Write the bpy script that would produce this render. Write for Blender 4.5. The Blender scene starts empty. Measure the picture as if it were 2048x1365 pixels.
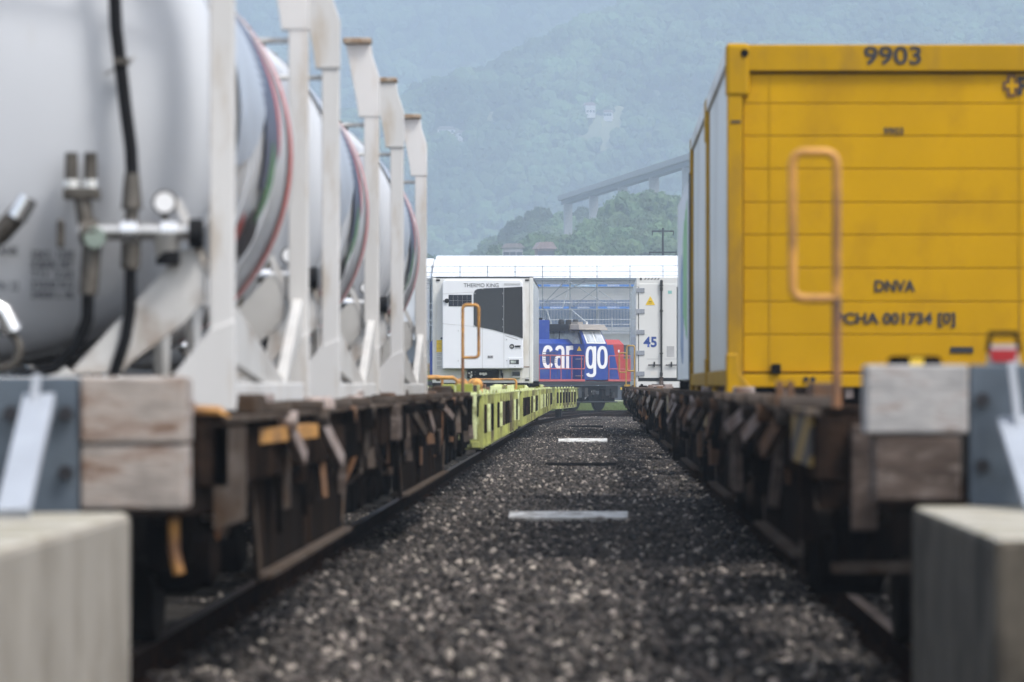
import bpy, bmesh, math, random
import numpy as np
from mathutils import Vector, Matrix, noise
random.seed(7)
rng = np.random.default_rng(7)
R = math.radians
S = bpy.context.scene
C = S.collection
H = 1.24                       # eye height above the rail heads

# ------------------------------------------------------------------ camera
cam_d = bpy.data.cameras.new('camera')
cam = bpy.data.objects.new('camera', cam_d); C.objects.link(cam)
cam.location = (0, 0, H); cam.rotation_euler = (R(90), 0, 0)
cam_d.sensor_width = 36.0
cam_d.lens = 36.0*10000/2048   # 176 mm telephoto
cam_d.shift_x = -168/2048
cam_d.shift_y = 87.5/2048
cam_d.clip_start = 0.5; cam_d.clip_end = 12000
cam_d.dof.use_dof = True
cam_d.dof.focus_distance = 185
cam_d.dof.aperture_fstop = 3.9
cam_d.dof.aperture_blades = 9
S.camera = cam
# ------------------------------------------------------------------ world, sun, exposure
W = bpy.data.worlds.new('World'); S.world = W; W.use_nodes = True
nt = W.node_tree; nt.nodes.clear()
sky = nt.nodes.new('ShaderNodeTexSky'); sky.sky_type = 'NISHITA'; sky.sun_disc = False
SUN_EL, SUN_AZ = R(58), R(128)      # azimuth clockwise from +y: behind the camera, to the right
sky.sun_elevation = SUN_EL; sky.sun_rotation = SUN_AZ
sky.air_density = 1.0; sky.dust_density = 4.0; sky.ozone_density = 0.6; sky.altitude = 200
bg = nt.nodes.new('ShaderNodeBackground'); bg.inputs['Strength'].default_value = 0.13
ow = nt.nodes.new('ShaderNodeOutputWorld')
hsv = nt.nodes.new('ShaderNodeHueSaturation'); hsv.inputs['Saturation'].default_value = .45   # thin cloud veil whitens the sky
nt.links.new(sky.outputs[0], hsv.inputs['Color']); nt.links.new(hsv.outputs[0], bg.inputs[0]); nt.links.new(bg.outputs[0], ow.inputs[0])
sd = bpy.data.lights.new('sun', 'SUN'); sd.energy = 1.75; sd.angle = R(12); sd.color = (1, .975, .94)
sun = bpy.data.objects.new('sun', sd); C.objects.link(sun)
sdir = Vector((math.sin(SUN_AZ)*math.cos(SUN_EL), math.cos(SUN_AZ)*math.cos(SUN_EL), math.sin(SUN_EL)))
sun.rotation_euler = sdir.to_track_quat('Z', 'Y').to_euler()
S.view_settings.view_transform = 'Standard'; S.view_settings.look = 'None'
S.view_settings.exposure = 1.2; S.view_settings.gamma = 1.0
S.view_settings.use_curve_mapping = False
S.cycles.use_denoising = True
S.cycles.max_bounces = 6; S.cycles.diffuse_bounces = 3; S.cycles.glossy_bounces = 3
S.cycles.volume_bounces = 3; S.cycles.transmission_bounces = 4
S.cycles.caustics_reflective = False; S.cycles.caustics_refractive = False

# ------------------------------------------------------------------ materials
def mat(name, col, rough=.6, metal=0., var=.18, scale=2.5, dirt=None, damt=.45, dscale=1.3, streak=1., bump=0., bscale=20., spec=.5, rnd=0.):
    m = bpy.data.materials.new(name); m.use_nodes = True
    n = m.node_tree.nodes; l = m.node_tree.links
    b = n['Principled BSDF']; b.inputs['Roughness'].default_value = rough; b.inputs['Metallic'].default_value = metal
    b.inputs['Specular IOR Level'].default_value = spec
    tc = n.new('ShaderNodeTexCoord')
    mp = n.new('ShaderNodeMapping'); mp.inputs['Scale'].default_value = (1, 1, 1/streak)
    l.new(tc.outputs['Object'], mp.inputs[0])
    nz = n.new('ShaderNodeTexNoise'); nz.inputs['Scale'].default_value = scale; nz.inputs['Detail'].default_value = 6
    l.new(mp.outputs[0], nz.inputs['Vector'])
    r = n.new('ShaderNodeMapRange'); r.inputs['From Min'].default_value = .3; r.inputs['From Max'].default_value = .7
    r.inputs['To Min'].default_value = 1-var; r.inputs['To Max'].default_value = 1+var
    l.new(nz.outputs['Fac'], r.inputs[0])
    vm = n.new('ShaderNodeVectorMath'); vm.operation = 'SCALE'; vm.inputs[0].default_value = col[:3]
    l.new(r.outputs[0], vm.inputs['Scale'])
    out = vm.outputs[0]
    if dirt:
        n2 = n.new('ShaderNodeTexNoise'); n2.inputs['Scale'].default_value = dscale; n2.inputs['Detail'].default_value = 8
        n2.inputs['Roughness'].default_value = .65
        l.new(mp.outputs[0], n2.inputs['Vector'])
        r2 = n.new('ShaderNodeMapRange'); r2.inputs['From Min'].default_value = .62-damt*.35; r2.inputs['From Max'].default_value = .74-damt*.2
        l.new(n2.outputs['Fac'], r2.inputs[0])
        mx = n.new('ShaderNodeMix'); mx.data_type = 'RGBA'
        l.new(r2.outputs[0], mx.inputs['Factor']); l.new(out, mx.inputs[6]); mx.inputs[7].default_value = (*dirt, 1)
        out = mx.outputs[2]
    if rnd:
        oi = n.new('ShaderNodeObjectInfo')
        hs = n.new('ShaderNodeHueSaturation')
        a = n.new('ShaderNodeMapRange'); a.inputs['To Min'].default_value = 1-rnd; a.inputs['To Max'].default_value = 1+rnd
        l.new(oi.outputs['Random'], a.inputs[0]); l.new(a.outputs[0], hs.inputs['Value'])
        a2 = n.new('ShaderNodeMapRange'); a2.inputs['To Min'].default_value = .485; a2.inputs['To Max'].default_value = .515
        l.new(oi.outputs['Random'], a2.inputs[0]); l.new(a2.outputs[0], hs.inputs['Hue'])
        l.new(out, hs.inputs['Color']); out = hs.outputs[0]
    l.new(out, b.inputs['Base Color'])
    if bump:
        bp = n.new('ShaderNodeBump'); bp.inputs['Strength'].default_value = bump; bp.inputs['Distance'].default_value = .02
        n3 = n.new('ShaderNodeTexNoise'); n3.inputs['Scale'].default_value = bscale; n3.inputs['Detail'].default_value = 5
        l.new(mp.outputs[0], n3.inputs['Vector']); l.new(n3.outputs['Fac'], bp.inputs['Height']); l.new(bp.outputs[0], b.inputs['Normal'])
    return m
def stripe_mat(name, a, b_, ang, w, sc=(1, 1, 1)):
    m = mat(name, a, .6)
    n = m.node_tree.nodes; l = m.node_tree.links
    bs = n['Principled BSDF']; src = bs.inputs['Base Color'].links[0].from_socket
    tc = n.new('ShaderNodeTexCoord')
    mp = n.new('ShaderNodeMapping'); mp.inputs['Rotation'].default_value = ang; mp.inputs['Scale'].default_value = sc; l.new(tc.outputs['Object'], mp.inputs[0])
    sp = n.new('ShaderNodeSeparateXYZ'); l.new(mp.outputs[0], sp.inputs[0])
    mth = n.new('ShaderNodeMath'); mth.operation = 'PINGPONG'; mth.inputs[1].default_value = w; l.new(sp.outputs[2], mth.inputs[0])
    g = n.new('ShaderNodeMath'); g.operation = 'GREATER_THAN'; g.inputs[1].default_value = w/2; l.new(mth.outputs[0], g.inputs[0])
    mx = n.new('ShaderNodeMix'); mx.data_type = 'RGBA'; l.new(g.outputs[0], mx.inputs['Factor'])
    l.new(src, mx.inputs[6]); mx.inputs[7].default_value = (*b_, 1); l.new(mx.outputs[2], bs.inputs['Base Color'])
    return m
RUST = (.042, .026, .018)
M = dict(
 tankwhite=mat('tank_white_paint', (.52, .535, .56), .32, 0, .05, 1.2, (.42, .40, .36), .25, .8, 3),
 framewhite=mat('frame_white_paint', (.57, .56, .545), .55, 0, .10, 2, (.40, .33, .25), .22, 3.0, 4),
 rustcap=mat('rusty_cap', (.42, .36, .29), .8, 0, .3, 7, (.16, .09, .04), .6, 7),
 saddle=mat('saddle_grey', (.50, .49, .47), .6, 0, .12, 3, (.25, .19, .14), .3, 2),
 tankred=mat('stripe_red', (.50, .10, .09), .5), tankblue=mat('stripe_blue', (.065, .08, .13), .5),
 tankgrey=mat('stripe_grey', (.36, .40, .46), .5), tankgreen=mat('stripe_green', (.09, .22, .11), .5), tankdark=mat('stripe_dark', (.05, .045, .05), .5),
 greengrey=mat('grey_green_wheel', (.22, .27, .23), .6), hose=mat('black_rubber', (.008, .008, .009), .6, 0, .2, 9, spec=.1),
 steel=mat('stainless_steel', (.55, .54, .52), .3, .85, .15, 5), valve=mat('valve_steel', (.085, .075, .062), .5, .3, .4, 9, (.03, .022, .016), .4, 6),
 chrome=mat('bright_pipe', (.8, .8, .8), .2, .9, .05),
 yellow=mat('container_yellow', (.50, .275, .0), .6, 0, .12, .9, (.40, .215, .004), .38, 1.4, 1.6, .10, 3, .12),
 yellow2=mat('frame_yellow', (.42, .235, .002), .6, 0, .1, 2, (.28, .16, .02), .35, 2.2, 3, 0, 20, .12),
 black=mat('black_print', (.018, .02, .026), .6), dark=mat('dark_gap', (.012, .011, .010), .8, spec=.0),
 gasket=mat('door_gasket', (.016, .018, .018), .5),
 silver=mat('side_panel_grey', (.70, .68, .64), .28, .0, .05, .8, (.48, .43, .37), .25, .6, 3),
 reefer=mat('reefer_white', (.66, .66, .64), .4, 0, .03, 1, (.52, .49, .43), .2, 1.5, 5),
 reefside=mat('reefer_side', (.66, .67, .68), .22, .1, .04, .8, (.52, .50, .46), .2, .8, 4),
 housing=mat('cooler_housing_white', (.74, .76, .80), .3, 0, .02), anthr=mat('anthracite_panel', (.030, .035, .042), .55, 0, .1, 30),
 anthr2=mat('dark_cooler_grille', (.020, .022, .026), .6, 0, .2, 60), solar=mat('solar_cell', (.012, .016, .03), .25, 0, .1),
 orange=mat('handrail_orange', (.48, .23, .045), .55, 0, .2, 9, (.15, .07, .03), .42, 4), orange_old=mat('handrail_worn', (.22, .10, .04), .65, 0, .3, 9, (.10, .06, .045), .5, 6),
 amber=mat('handrail_ochre', (.40, .25, .06), .5, 0, .15, 9),
 brown=mat('wagon_brown', (.013, .0095, .0078), .75, 0, .35, 4, RUST, .35, 3, 1, .3, 30, spec=.0),
 brownpanel=mat('wagon_side_brown', (.014, .0112, .0095), .7, 0, .35, 2, (.036, .022, .014), .3, 1.6, 4, .2, 20, spec=.0),
 worn=mat('worn_steel_edge', (.085, .070, .060), .7, .0, .35, 6, (.06, .038, .024), .45, 5, spec=.0),
 wornpink_lit=mat('lit_worn_primer', (.32, .26, .235), .6, .1, .25, 6, (.12, .06, .035), .4, 4),  # worn pink primer, brightened to imitate light on the arms' upper faces
 rustbright=mat('orange_rust', (.14, .068, .03), .8, 0, .4, 8, (.09, .05, .03), .4, 5),
 under=mat('underframe_black', (.004, .0036, .0033), .8, 0, .5, 5, (.014, .010, .008), .4, 3, spec=.0),
 wheel=mat('wheel_steel', (.02, .017, .015), .7, .0, .3, 6, spec=.05),
 lime=mat('lime_paint', (.47, .50, .15), .55, 0, .16, 2, (.12, .10, .05), .62, 2.4, 2.2),
 limelight=mat('pale_lime_plate', (.68, .73, .38), .5, 0, .10, 4, (.22, .22, .08), .3, 4),
 limedeep=mat('deep_lime_paint', (.27, .29, .04), .55, 0, .14, 3, (.14, .12, .03), .35, 3),
 railtop=mat('rail_head_worn', (.05, .036, .029), .6, .0, .3, 8, spec=.1), rail=mat('rail_rust', (.014, .0085, .006), .8, 0, .4, 9, (.035, .018, .010), .4, 6, spec=.0),
 sleeper=mat('concrete_sleeper', (.06, .055, .05), .9, 0, .3, 6, spec=.0), slabwhite=mat('pale_concrete', (.62, .61, .59), .8, 0, .2, 9, (.2, .18, .16), .42, 5),
 slabdark=mat('dark_concrete', (.014, .014, .014), .9, 0, .2, 9, spec=.0),
 ballast=mat('ballast', (.020, .0175, .016), .95, 0, .5, 10, (.010, .009, .0085), .5, 3, 1, 1., 24, spec=.0),
 earth=mat('earth', (.09, .08, .06), .95, 0, .3, .05, spec=.15), gravelpath=mat('pale_path', (.42, .40, .37), .9, 0, .15, 3),
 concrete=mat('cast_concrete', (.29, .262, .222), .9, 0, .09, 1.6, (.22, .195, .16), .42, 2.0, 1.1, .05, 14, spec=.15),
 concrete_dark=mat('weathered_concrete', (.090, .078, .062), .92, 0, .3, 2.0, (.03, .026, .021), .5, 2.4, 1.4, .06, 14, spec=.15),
 concrete_top=mat('beige_concrete_top', (.34, .315, .265), .95, 0, .2, 4, (.20, .18, .12), .4, 3, spec=.15),
 timber=mat('weathered_timber', (.33, .29, .26), .85, 0, .3, 5, (.17, .11, .08), .38, 5, .35, .3, 18, spec=.15),
 timber_grey=mat('grey_timber', (.36, .35, .345), .85, 0, .3, 5, (.22, .18, .16), .35, 5, .35, .3, 18, spec=.15),
 timber_dark=mat('dark_timber', (.072, .054, .045), .85, 0, .4, 5, (.20, .165, .145), .35, 6, .35, .3, 18, spec=.15),
 galv=mat('blue_grey_steel', (.095, .12, .15), .55, .3, .2, 4, (.07, .085, .10), .4, 4), galvlight=mat('galvanised_strut', (.28, .30, .335), .6, .0, .12, 3),
 bolt=mat('dark_bolt', (.03, .03, .035), .5, .5),
 red=mat('loco_red', (.38, .035, .03), .45, 0, .06, 2), pink=mat('rail_red', (.42, .09, .09), .5, 0, .1, 5), blue=mat('loco_blue', (.012, .045, .27), .38, 0, .08, 2, (.03, .07, .25), .3, 2),
 white=mat('lettering_white', (.80, .80, .80), .5, 0, .04), roofbeige=mat('cab_roof', (.30, .27, .24), .6, 0, .12, 4), roofblack=mat('cab_roof_dark', (.02, .02, .022), .6),
 glass=mat('window_glass_glare', (.50, .55, .52), .1, .1, .3, 1.2, (.06, .07, .07), .38, .9), glassl=mat('side_window', (.62, .64, .66), .1, .2, .2, 2, (.16, .18, .19), .4, 2, 3), frame=mat('window_frame', (.62, .62, .60), .5),  # pale greenish pane colours paint in the reflected sky
 blueprint=mat('print_blue', (.03, .07, .27), .5), signyellow=mat('sign_yellow', (.82, .55, .02), .5), teal=mat('sticker_teal', (.22, .45, .42), .5), greysticker=mat('sticker_grey', (.42, .42, .42), .6),
 green=mat('container_green', (.28, .60, .25), .45, 0, .2, .8), palewhite=mat('container_white', (.84, .86, .88), .4, 0, .05, 1), softblue=mat('container_blue', (.25, .36, .60), .45, 0, .25, 1),
 bigroof=mat('white_roof_sheet', (.93, .93, .93), .5, 0, .02), wallgrey=mat('wall_sheet_grey', (.74, .74, .76), .6, 0, .05, 1), wallblue=mat('wall_sheet_blue', (.065, .15, .36), .6, 0, .05, 1),
 walldark=mat('doorway_dark', (.05, .055, .07), .6), pole=mat('scaffold_tube', (.22, .25, .29), .5, .5), polel=mat('scaffold_tube_bright', (.55, .57, .60), .45, .4), toe=mat('toe_board_blue', (.05, .20, .60), .5), toe2=mat('toe_board_pale_blue', (.25, .45, .72), .5),
 housewhite=mat('house_wall', (.74, .68, .66), .8), houseroof=mat('house_roof', (.30, .25, .235), .8), housedark=mat('house_window', (.08, .08, .1), .4), roofpink=mat('house_roof_pink', (.36, .25, .23), .8), bridge=mat('bridge_concrete', (.34, .34, .33), .85), bridgedark=mat('bridge_girder', (.13, .135, .14), .8),
 leaf=mat('tree_leaves', (.08, .125, .055), .9, 0, .6, .35, None, 0, 1, 1, 0, 20, .15, .15),
 hill=mat('hill_ground', (.05, .075, .03), .95, 0, .3, .02, spec=.15), meadow=mat('meadow', (.24, .25, .14), .95, 0, .15, .05),
 grass=mat('grass_blades', (.13, .17, .05), .85, 0, .3, 2, None, 0, 1, 1, 0, 20, .2, .25), corn=mat('maize_leaves', (.15, .21, .05), .85, 0, .3, 2, None, 0, 1, 1, 0, 20, .2, .25), tassel=mat('maize_tassel', (.36, .26, .15), .9),
 stone=mat('ballast_stone', (.042, .036, .032), .9, 0, .45, 9, None, 0, 1, 1, 0, 20, .3, .0),
 stonemid=mat('mid_ballast_stone', (.088, .075, .067), .9, 0, .4, 9, None, 0, 1, 1, 0, 20, .3, .15),
 stonedark=mat('dark_ballast_stone', (.018, .016, .015), .9, 0, .4, 9, None, 0, 1, 1, 0, 20, .3, .15),
 stonelight=mat('pale_ballast_stone', (.34, .295, .255), .9, 0, .3, 9, None, 0, 1, 1, 0, 20, .3, .15),
 lampred=mat('tail_lamp_red', (.36, .015, .02), .35), buffer=mat('buffer_steel', (.03, .028, .026), .6, .0, .3, 5),
)
lf = M['leaf'].node_tree; b_ = lf.nodes['Principled BSDF']; src = b_.inputs['Base Color'].links[0].from_socket
ge = lf.nodes.new('ShaderNodeNewGeometry'); n1 = lf.nodes.new('ShaderNodeTexNoise'); n1.inputs['Scale'].default_value = .016; n1.inputs['Detail'].default_value = 5
lf.links.new(ge.outputs['Position'], n1.inputs['Vector'])
mr = lf.nodes.new('ShaderNodeMapRange'); mr.inputs['From Min'].default_value = .36; mr.inputs['From Max'].default_value = .64; mr.inputs['To Min'].default_value = .45; mr.inputs['To Max'].default_value = 1.9
lf.links.new(n1.outputs['Fac'], mr.inputs[0])
vm = lf.nodes.new('ShaderNodeVectorMath'); vm.operation = 'SCALE'; lf.links.new(src, vm.inputs[0]); lf.links.new(mr.outputs[0], vm.inputs['Scale']); lf.links.new(vm.outputs[0], b_.inputs['Base Color'])
M['hazard'] = stripe_mat('hazard_paint', (.035, .03, .028), (.26, .16, .03), (R(38), 0, 0), .10, (1, .22, 1))
M['hazardx'] = stripe_mat('hazard_paint_front', (.035, .03, .028), (.50, .30, .03), (0, R(45), 0), .16)

# ------------------------------------------------------------------ mesh helpers
class MB:
    def __init__(s, root=None):     # root: subtract its location, so world coordinates can be given
        s.v = []; s.f = []; s.o = Vector(root.location) if root else Vector((0, 0, 0))
    def add(s, vs, fs):
        b = len(s.v); s.v += [tuple(Vector(p)-s.o) for p in vs]; s.f += [tuple(b+i for i in f) for f in fs]; return s
    def box(s, x0, x1, y0, y1, z0, z1):
        vs = [(x, y, z) for z in (z0, z1) for y in (y0, y1) for x in (x0, x1)]
        return s.add(vs, [(0, 2, 3, 1), (4, 5, 7, 6), (0, 1, 5, 4), (2, 6, 7, 3), (0, 4, 6, 2), (1, 3, 7, 5)])
    def beam(s, p, q, w, h, up=(0, 0, 1)):
        p = Vector(p); q = Vector(q); d = (q-p).normalized(); u = Vector(up)
        if abs(d.dot(u)) > .99: u = Vector((0, 1, 0))
        a = d.cross(u).normalized()*w/2; b = a.cross(d).normalized()*h/2
        vs = [p-a-b, p+a-b, p+a+b, p-a+b, q-a-b, q+a-b, q+a+b, q-a+b]
        return s.add(vs, [(0, 3, 2, 1), (4, 5, 6, 7), (0, 1, 5, 4), (1, 2, 6, 5), (2, 3, 7, 6), (3, 0, 4, 7)])
    def tube(s, pts, r, n=8, cap=True):
        pts = [Vector(p) for p in pts]; rings = []
        prev = None
        for i, p in enumerate(pts):
            d = (pts[min(i+1, len(pts)-1)]-pts[max(i-1, 0)]).normalized()
            if prev is None:
                u = Vector((0, 0, 1)) if abs(d.z) < .9 else Vector((1, 0, 0))
                a = d.cross(u).normalized()
            else:
                a = (prev - d*prev.dot(d)).normalized()
            prev = a; b = d.cross(a)
            rr = r[i] if isinstance(r, (list, tuple)) else r
            rings.append([p+(a*math.cos(t)+b*math.sin(t))*rr for t in [2*math.pi*k/n for k in range(n)]])
        vs = [v for g in rings for v in g]; fs = []
        for i in range(len(rings)-1):
            for k in range(n):
                fs.append((i*n+k, i*n+(k+1) % n, (i+1)*n+(k+1) % n, (i+1)*n+k))
        if cap: fs += [tuple(range(n))[::-1], tuple((len(rings)-1)*n+k for k in range(n))]
        return s.add(vs, fs)
    def prism(s, poly, axis, a, b):   # poly in the plane across axis; axis 0: (y,z), 1: (x,z), 2: (x,y)
        def P(p, t): return (t, p[0], p[1]) if axis == 0 else (p[0], t, p[1]) if axis == 1 else (p[0], p[1], t)
        n = len(poly); vs = [P(p, a) for p in poly]+[P(p, b) for p in poly]
        fs = [tuple(range(n)), tuple(range(2*n-1, n-1, -1))]+[(i, i+n, (i+1) % n+n, (i+1) % n) for i in range(n)]
        return s.add(vs, fs)
    def lathe(s, prof, cx, cz, y0=0, n=40, axis=1, c=None):   # prof: (distance along the axis, radius)
        vs = []; fs = []
        for (t, r) in prof:
            for k in range(n):
                a = 2*math.pi*k/n
                if axis == 1: vs.append((cx+r*math.cos(a), y0+t, cz+r*math.sin(a)))
                elif axis == 0: vs.append((cx+t, y0+r*math.cos(a), cz+r*math.sin(a)))
                else: vs.append((cx+r*math.cos(a), y0+r*math.sin(a), cz+t))
        for i in range(len(prof)-1):
            for k in range(n): fs.append((i*n+k, i*n+(k+1) % n, (i+1)*n+(k+1) % n, (i+1)*n+k))
        fs += [tuple(range(n)), tuple((len(prof)-1)*n+k for k in range(n))]
        return s.add(vs, fs)
    def mesh(s, name, m, smooth=False):
        me = bpy.data.meshes.new(name); me.from_pydata(s.v, [], s.f)
        bm = bmesh.new(); bm.from_mesh(me); bmesh.ops.recalc_face_normals(bm, faces=bm.faces)
        if smooth:
            for f in bm.faces: f.smooth = True
            for e in bm.edges:
                if len(e.link_faces) == 2 and e.calc_face_angle(0) > R(35): e.smooth = False
        bm.to_mesh(me); bm.free()
        me.materials.append(M[m] if isinstance(m, str) else m)
        return me
    def build(s, name, m, parent=None, smooth=False, bevel=0, **kw):
        o = bpy.data.objects.new(name, s.mesh(name, m, smooth)); C.objects.link(o)
        if parent: o.parent = parent
        if bevel:
            b = o.modifiers.new('bevel', 'BEVEL'); b.width = bevel; b.segments = 2; b.limit_method = 'ANGLE'; b.angle_limit = R(40)
        for k, v in kw.items(): o[k] = v
        return o
def thing(name, label, cat, loc=(0, 0, 0), rz=0, group=None):
    o = bpy.data.objects.new(name, None); C.objects.link(o); o.location = loc; o.rotation_euler = (0, 0, rz)
    o.empty_display_size = .3
    o['label'] = label; o['category'] = cat
    if group: o['group'] = group
    return o
def copy_tree(o, parent=None):
    c = o.copy(); C.objects.link(c)
    if parent: c.parent = parent
    for ch in list(o.children): copy_tree(ch, c)
    return c
def px(u, v, s):                   # photograph pixel at a plane where one metre spans s pixels
    return ((u-1192)/s, H+(770-v)/s)
def text_mesh(body, w, h, m, bold=0., depth=.004):
    cu = bpy.data.curves.new('text', 'FONT'); cu.body = body; cu.offset = bold; cu.extrude = 0; cu.resolution_u = 4
    o = bpy.data.objects.new('text_tmp', cu); C.objects.link(o)
    dg = bpy.context.evaluated_depsgraph_get()
    me = bpy.data.meshes.new_from_object(o.evaluated_get(dg))
    bpy.data.objects.remove(o); bpy.data.curves.remove(cu)
    co = np.zeros(len(me.vertices)*3); me.vertices.foreach_get('co', co); co = co.reshape(-1, 3)
    lo = co.min(0); hi = co.max(0)
    q = np.zeros_like(co)
    q[:, 0] = (co[:, 0]-lo[0])/(hi[0]-lo[0])*w; q[:, 2] = (co[:, 1]-lo[1])/(hi[1]-lo[1])*h
    me.vertices.foreach_set('co', q.ravel()); me.materials.clear(); me.materials.append(M[m])
    return me
def lettering(body, x, y, z, w, h, m, parent, bold=.0, name='lettering'):  # lower left corner in the parent's space, faces -y
    o = bpy.data.objects.new(name, text_mesh(body, w, h, m, bold)); C.objects.link(o); o.parent = parent; o.location = (x, y, z); return o
def scatter(name, pts, rots, scales, protos, **kw):   # instances of the proto meshes on fixed points, one object
    me = bpy.data.meshes.new(name); me.from_pydata([tuple(p) for p in pts], [], [])
    a = me.attributes.new('rot', 'FLOAT_VECTOR', 'POINT'); a.data.foreach_set('vector', np.asarray(rots, np.float32).ravel())
    a = me.attributes.new('scl', 'FLOAT_VECTOR', 'POINT'); a.data.foreach_set('vector', np.asarray(scales, np.float32).ravel())
    o = bpy.data.objects.new(name, me); C.objects.link(o)
    col = bpy.data.collections.new(name+'_pieces')
    for p in protos:
        col.objects.link(bpy.data.objects.new(name+'_piece', p))
    g = bpy.data.node_groups.new(name, 'GeometryNodeTree')
    g.interface.new_socket('Geometry', in_out='INPUT', socket_type='NodeSocketGeometry')
    g.interface.new_socket('Geometry', in_out='OUTPUT', socket_type='NodeSocketGeometry')
    gi = g.nodes.new('NodeGroupInput'); go = g.nodes.new('NodeGroupOutput')
    ci = g.nodes.new('GeometryNodeCollectionInfo'); ci.inputs[0].default_value = col; ci.inputs['Separate Children'].default_value = True; ci.inputs['Reset Children'].default_value = True
    ip = g.nodes.new('GeometryNodeInstanceOnPoints'); ip.inputs['Pick Instance'].default_value = True
    ri = g.nodes.new('FunctionNodeRandomValue'); ri.data_type = 'INT'; ri.inputs[4].default_value = 0; ri.inputs[5].default_value = len(protos)-1
    ra = g.nodes.new('GeometryNodeInputNamedAttribute'); ra.data_type = 'FLOAT_VECTOR'; ra.inputs['Name'].default_value = 'rot'
    sa = g.nodes.new('GeometryNodeInputNamedAttribute'); sa.data_type = 'FLOAT_VECTOR'; sa.inputs['Name'].default_value = 'scl'
    L = g.links.new
    L(gi.outputs[0], ip.inputs['Points']); L(ci.outputs[0], ip.inputs['Instance']); L(ri.outputs[2], ip.inputs['Instance Index'])
    L(ra.outputs[0], ip.inputs['Rotation']); L(sa.outputs[0], ip.inputs['Scale']); L(ip.outputs[0], go.inputs[0])
    md = o.modifiers.new('scatter', 'NODES'); md.node_group = g
    for k, v in kw.items(): o[k] = v
    return o

# ------------------------------------------------------------------ terrain
def fbm(x, y, s, oct=4):
    return noise.fractal(Vector((x/s, y/s, 3.7)), .9, 2.1, oct)
def sm(a, b, t):
    t = max(0, min(1, (t-a)/(b-a))); return t*t*(3-2*t)
def hz(x, y):
    z = -0.35
    if y > 620:
        u = x/y*10000+1192
        fore = 13+16*sm(900, 1330, u)+2.0*fbm(x, y, 60)
        z += fore*sm(700, 1150, y)*(1-.4*sm(1165, 1260, y))
    if 1200 < y < 1900: z += 31*math.exp(-((x+14)/32)**2-((y-1510)/75)**2)
    if y > 1500: z += 20*sm(1500, 2500, y)
    if y > 2520:
        t = y-2560
        crest = 190+ .42*(x+130)+ 9*fbm(x, 0, 90)
        crest = max(150, crest) if x < 60 else crest+ .55*(x-60)
        slope = max(0, t)*.47 + 26*fbm(x*1.1+ .5*y, y*.55, 120, 5)*sm(0, 120, t)+ 8*fbm(x, y, 36, 3)*sm(0, 80, t)
        lim = crest-75
        if slope > lim: slope = lim + (slope-lim)*.12
        z += slope*sm(2520, 2640, y)
    if y > 3700: z += (y-3700)*.5*sm(3700, 3850, y) + 40*fbm(x, y, 260)*sm(3700, 4000, y)
    return z
def grid(x0f, x1f, ys, nx, name, m):
    vs = []; fs = []
    for y in ys:
        for i in range(nx+1):
            t = i/nx; x = x0f(y)*(1-t)+x1f(y)*t
            vs.append((x, y, hz(x, y)))
    for j in range(len(ys)-1):
        for i in range(nx): fs.append((j*(nx+1)+i, j*(nx+1)+i+1, (j+1)*(nx+1)+i+1, (j+1)*(nx+1)+i))
    b = MB(); b.v = vs; b.f = fs
    return b.build(name, m, None, True, kind='structure')
MB().add([(-4000, -200, -.36), (4000, -200, -.36), (4000, 660, -.36), (-4000, 660, -.36)], [(0, 1, 2, 3)]).build('ground', 'earth', kind='structure')
ys = list(range(655, 1500, 12))+list(range(1500, 2500, 40))+list(range(2500, 3200, 8))+list(range(3200, 4900, 22))+[4900]
hills = grid(lambda y: -max(500, y*.20), lambda y: max(500, y*.20), ys, 170, 'hills', 'hill')

def ray(u, v, y0, y1, step=4):       # where the sight line through a pixel meets the hills
    y = y0
    while y < y1:
        x = (u-1192)/10000*y; z = H+(770-v)/10000*y
        if hz(x, y) >= z: return (x, y, hz(x, y))
        y += step
    return (x, y1, hz(x, y1))
# clearings round the hill houses
clear = []
HP = [('a', 1186, 244, 2560, 3300), ('b', 822, 216, 2560, 3300), ('c', 893, 280, 2560, 3300), ('d', 924, 282, 2560, 3300)]
spots = {k: ray(u, v, a, b) for k, u, v, a, b in HP}
for k in spots:
    x, y, z = spots[k]; clear.append((x+(5 if k == 'a' else 0), y-9, 13 if k == 'a' else 6, 13 if k == 'a' else 10))
for (u0, v0, u1, v1) in [(1225, 232, 1305, 205), (960, 246, 1075, 222), (870, 292, 905, 285)]:
    for t in np.linspace(0, 1, 7):
        x, y, z = ray(u0+(u1-u0)*t, v0+(v1-v0)*t, 2560, 3400)
        clear.append((x, y, 4.5, 4.5+2*math.sin(t*7)))
nearh = [(4.5*0-18.5, 1100, 9, 60), (-12, 1100, 9, 40)]
def blocked(x, y):
    for (cx, cy, rx, ry) in clear:
        if ((x-cx)/rx)**2+((y-cy)/ry)**2 < 1: return True
    return False
mb = MB()
for (cx, cy, rx, ry) in clear:
    n = 20; ring = []
    for k in range(n):
        a = 2*math.pi*k/n; x = cx+rx*1.05*math.cos(a); y = cy+ry*1.05*math.sin(a); ring.append((x, y, hz(x, y)+.6))
    mid = [(cx+(p[0]-cx)*.5, cy+(p[1]-cy)*.5, hz(cx+(p[0]-cx)*.5, cy+(p[1]-cy)*.5)+.75) for p in ring]
    mb.add(ring+mid+[(cx, cy, hz(cx, cy)+.8)], [(i, (i+1) % n, n+(i+1) % n, n+i) for i in range(n)]+[(n+i, n+(i+1) % n, 2*n) for i in range(n)])
mb.build('hillside_meadow', 'meadow', kind='structure')

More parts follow.
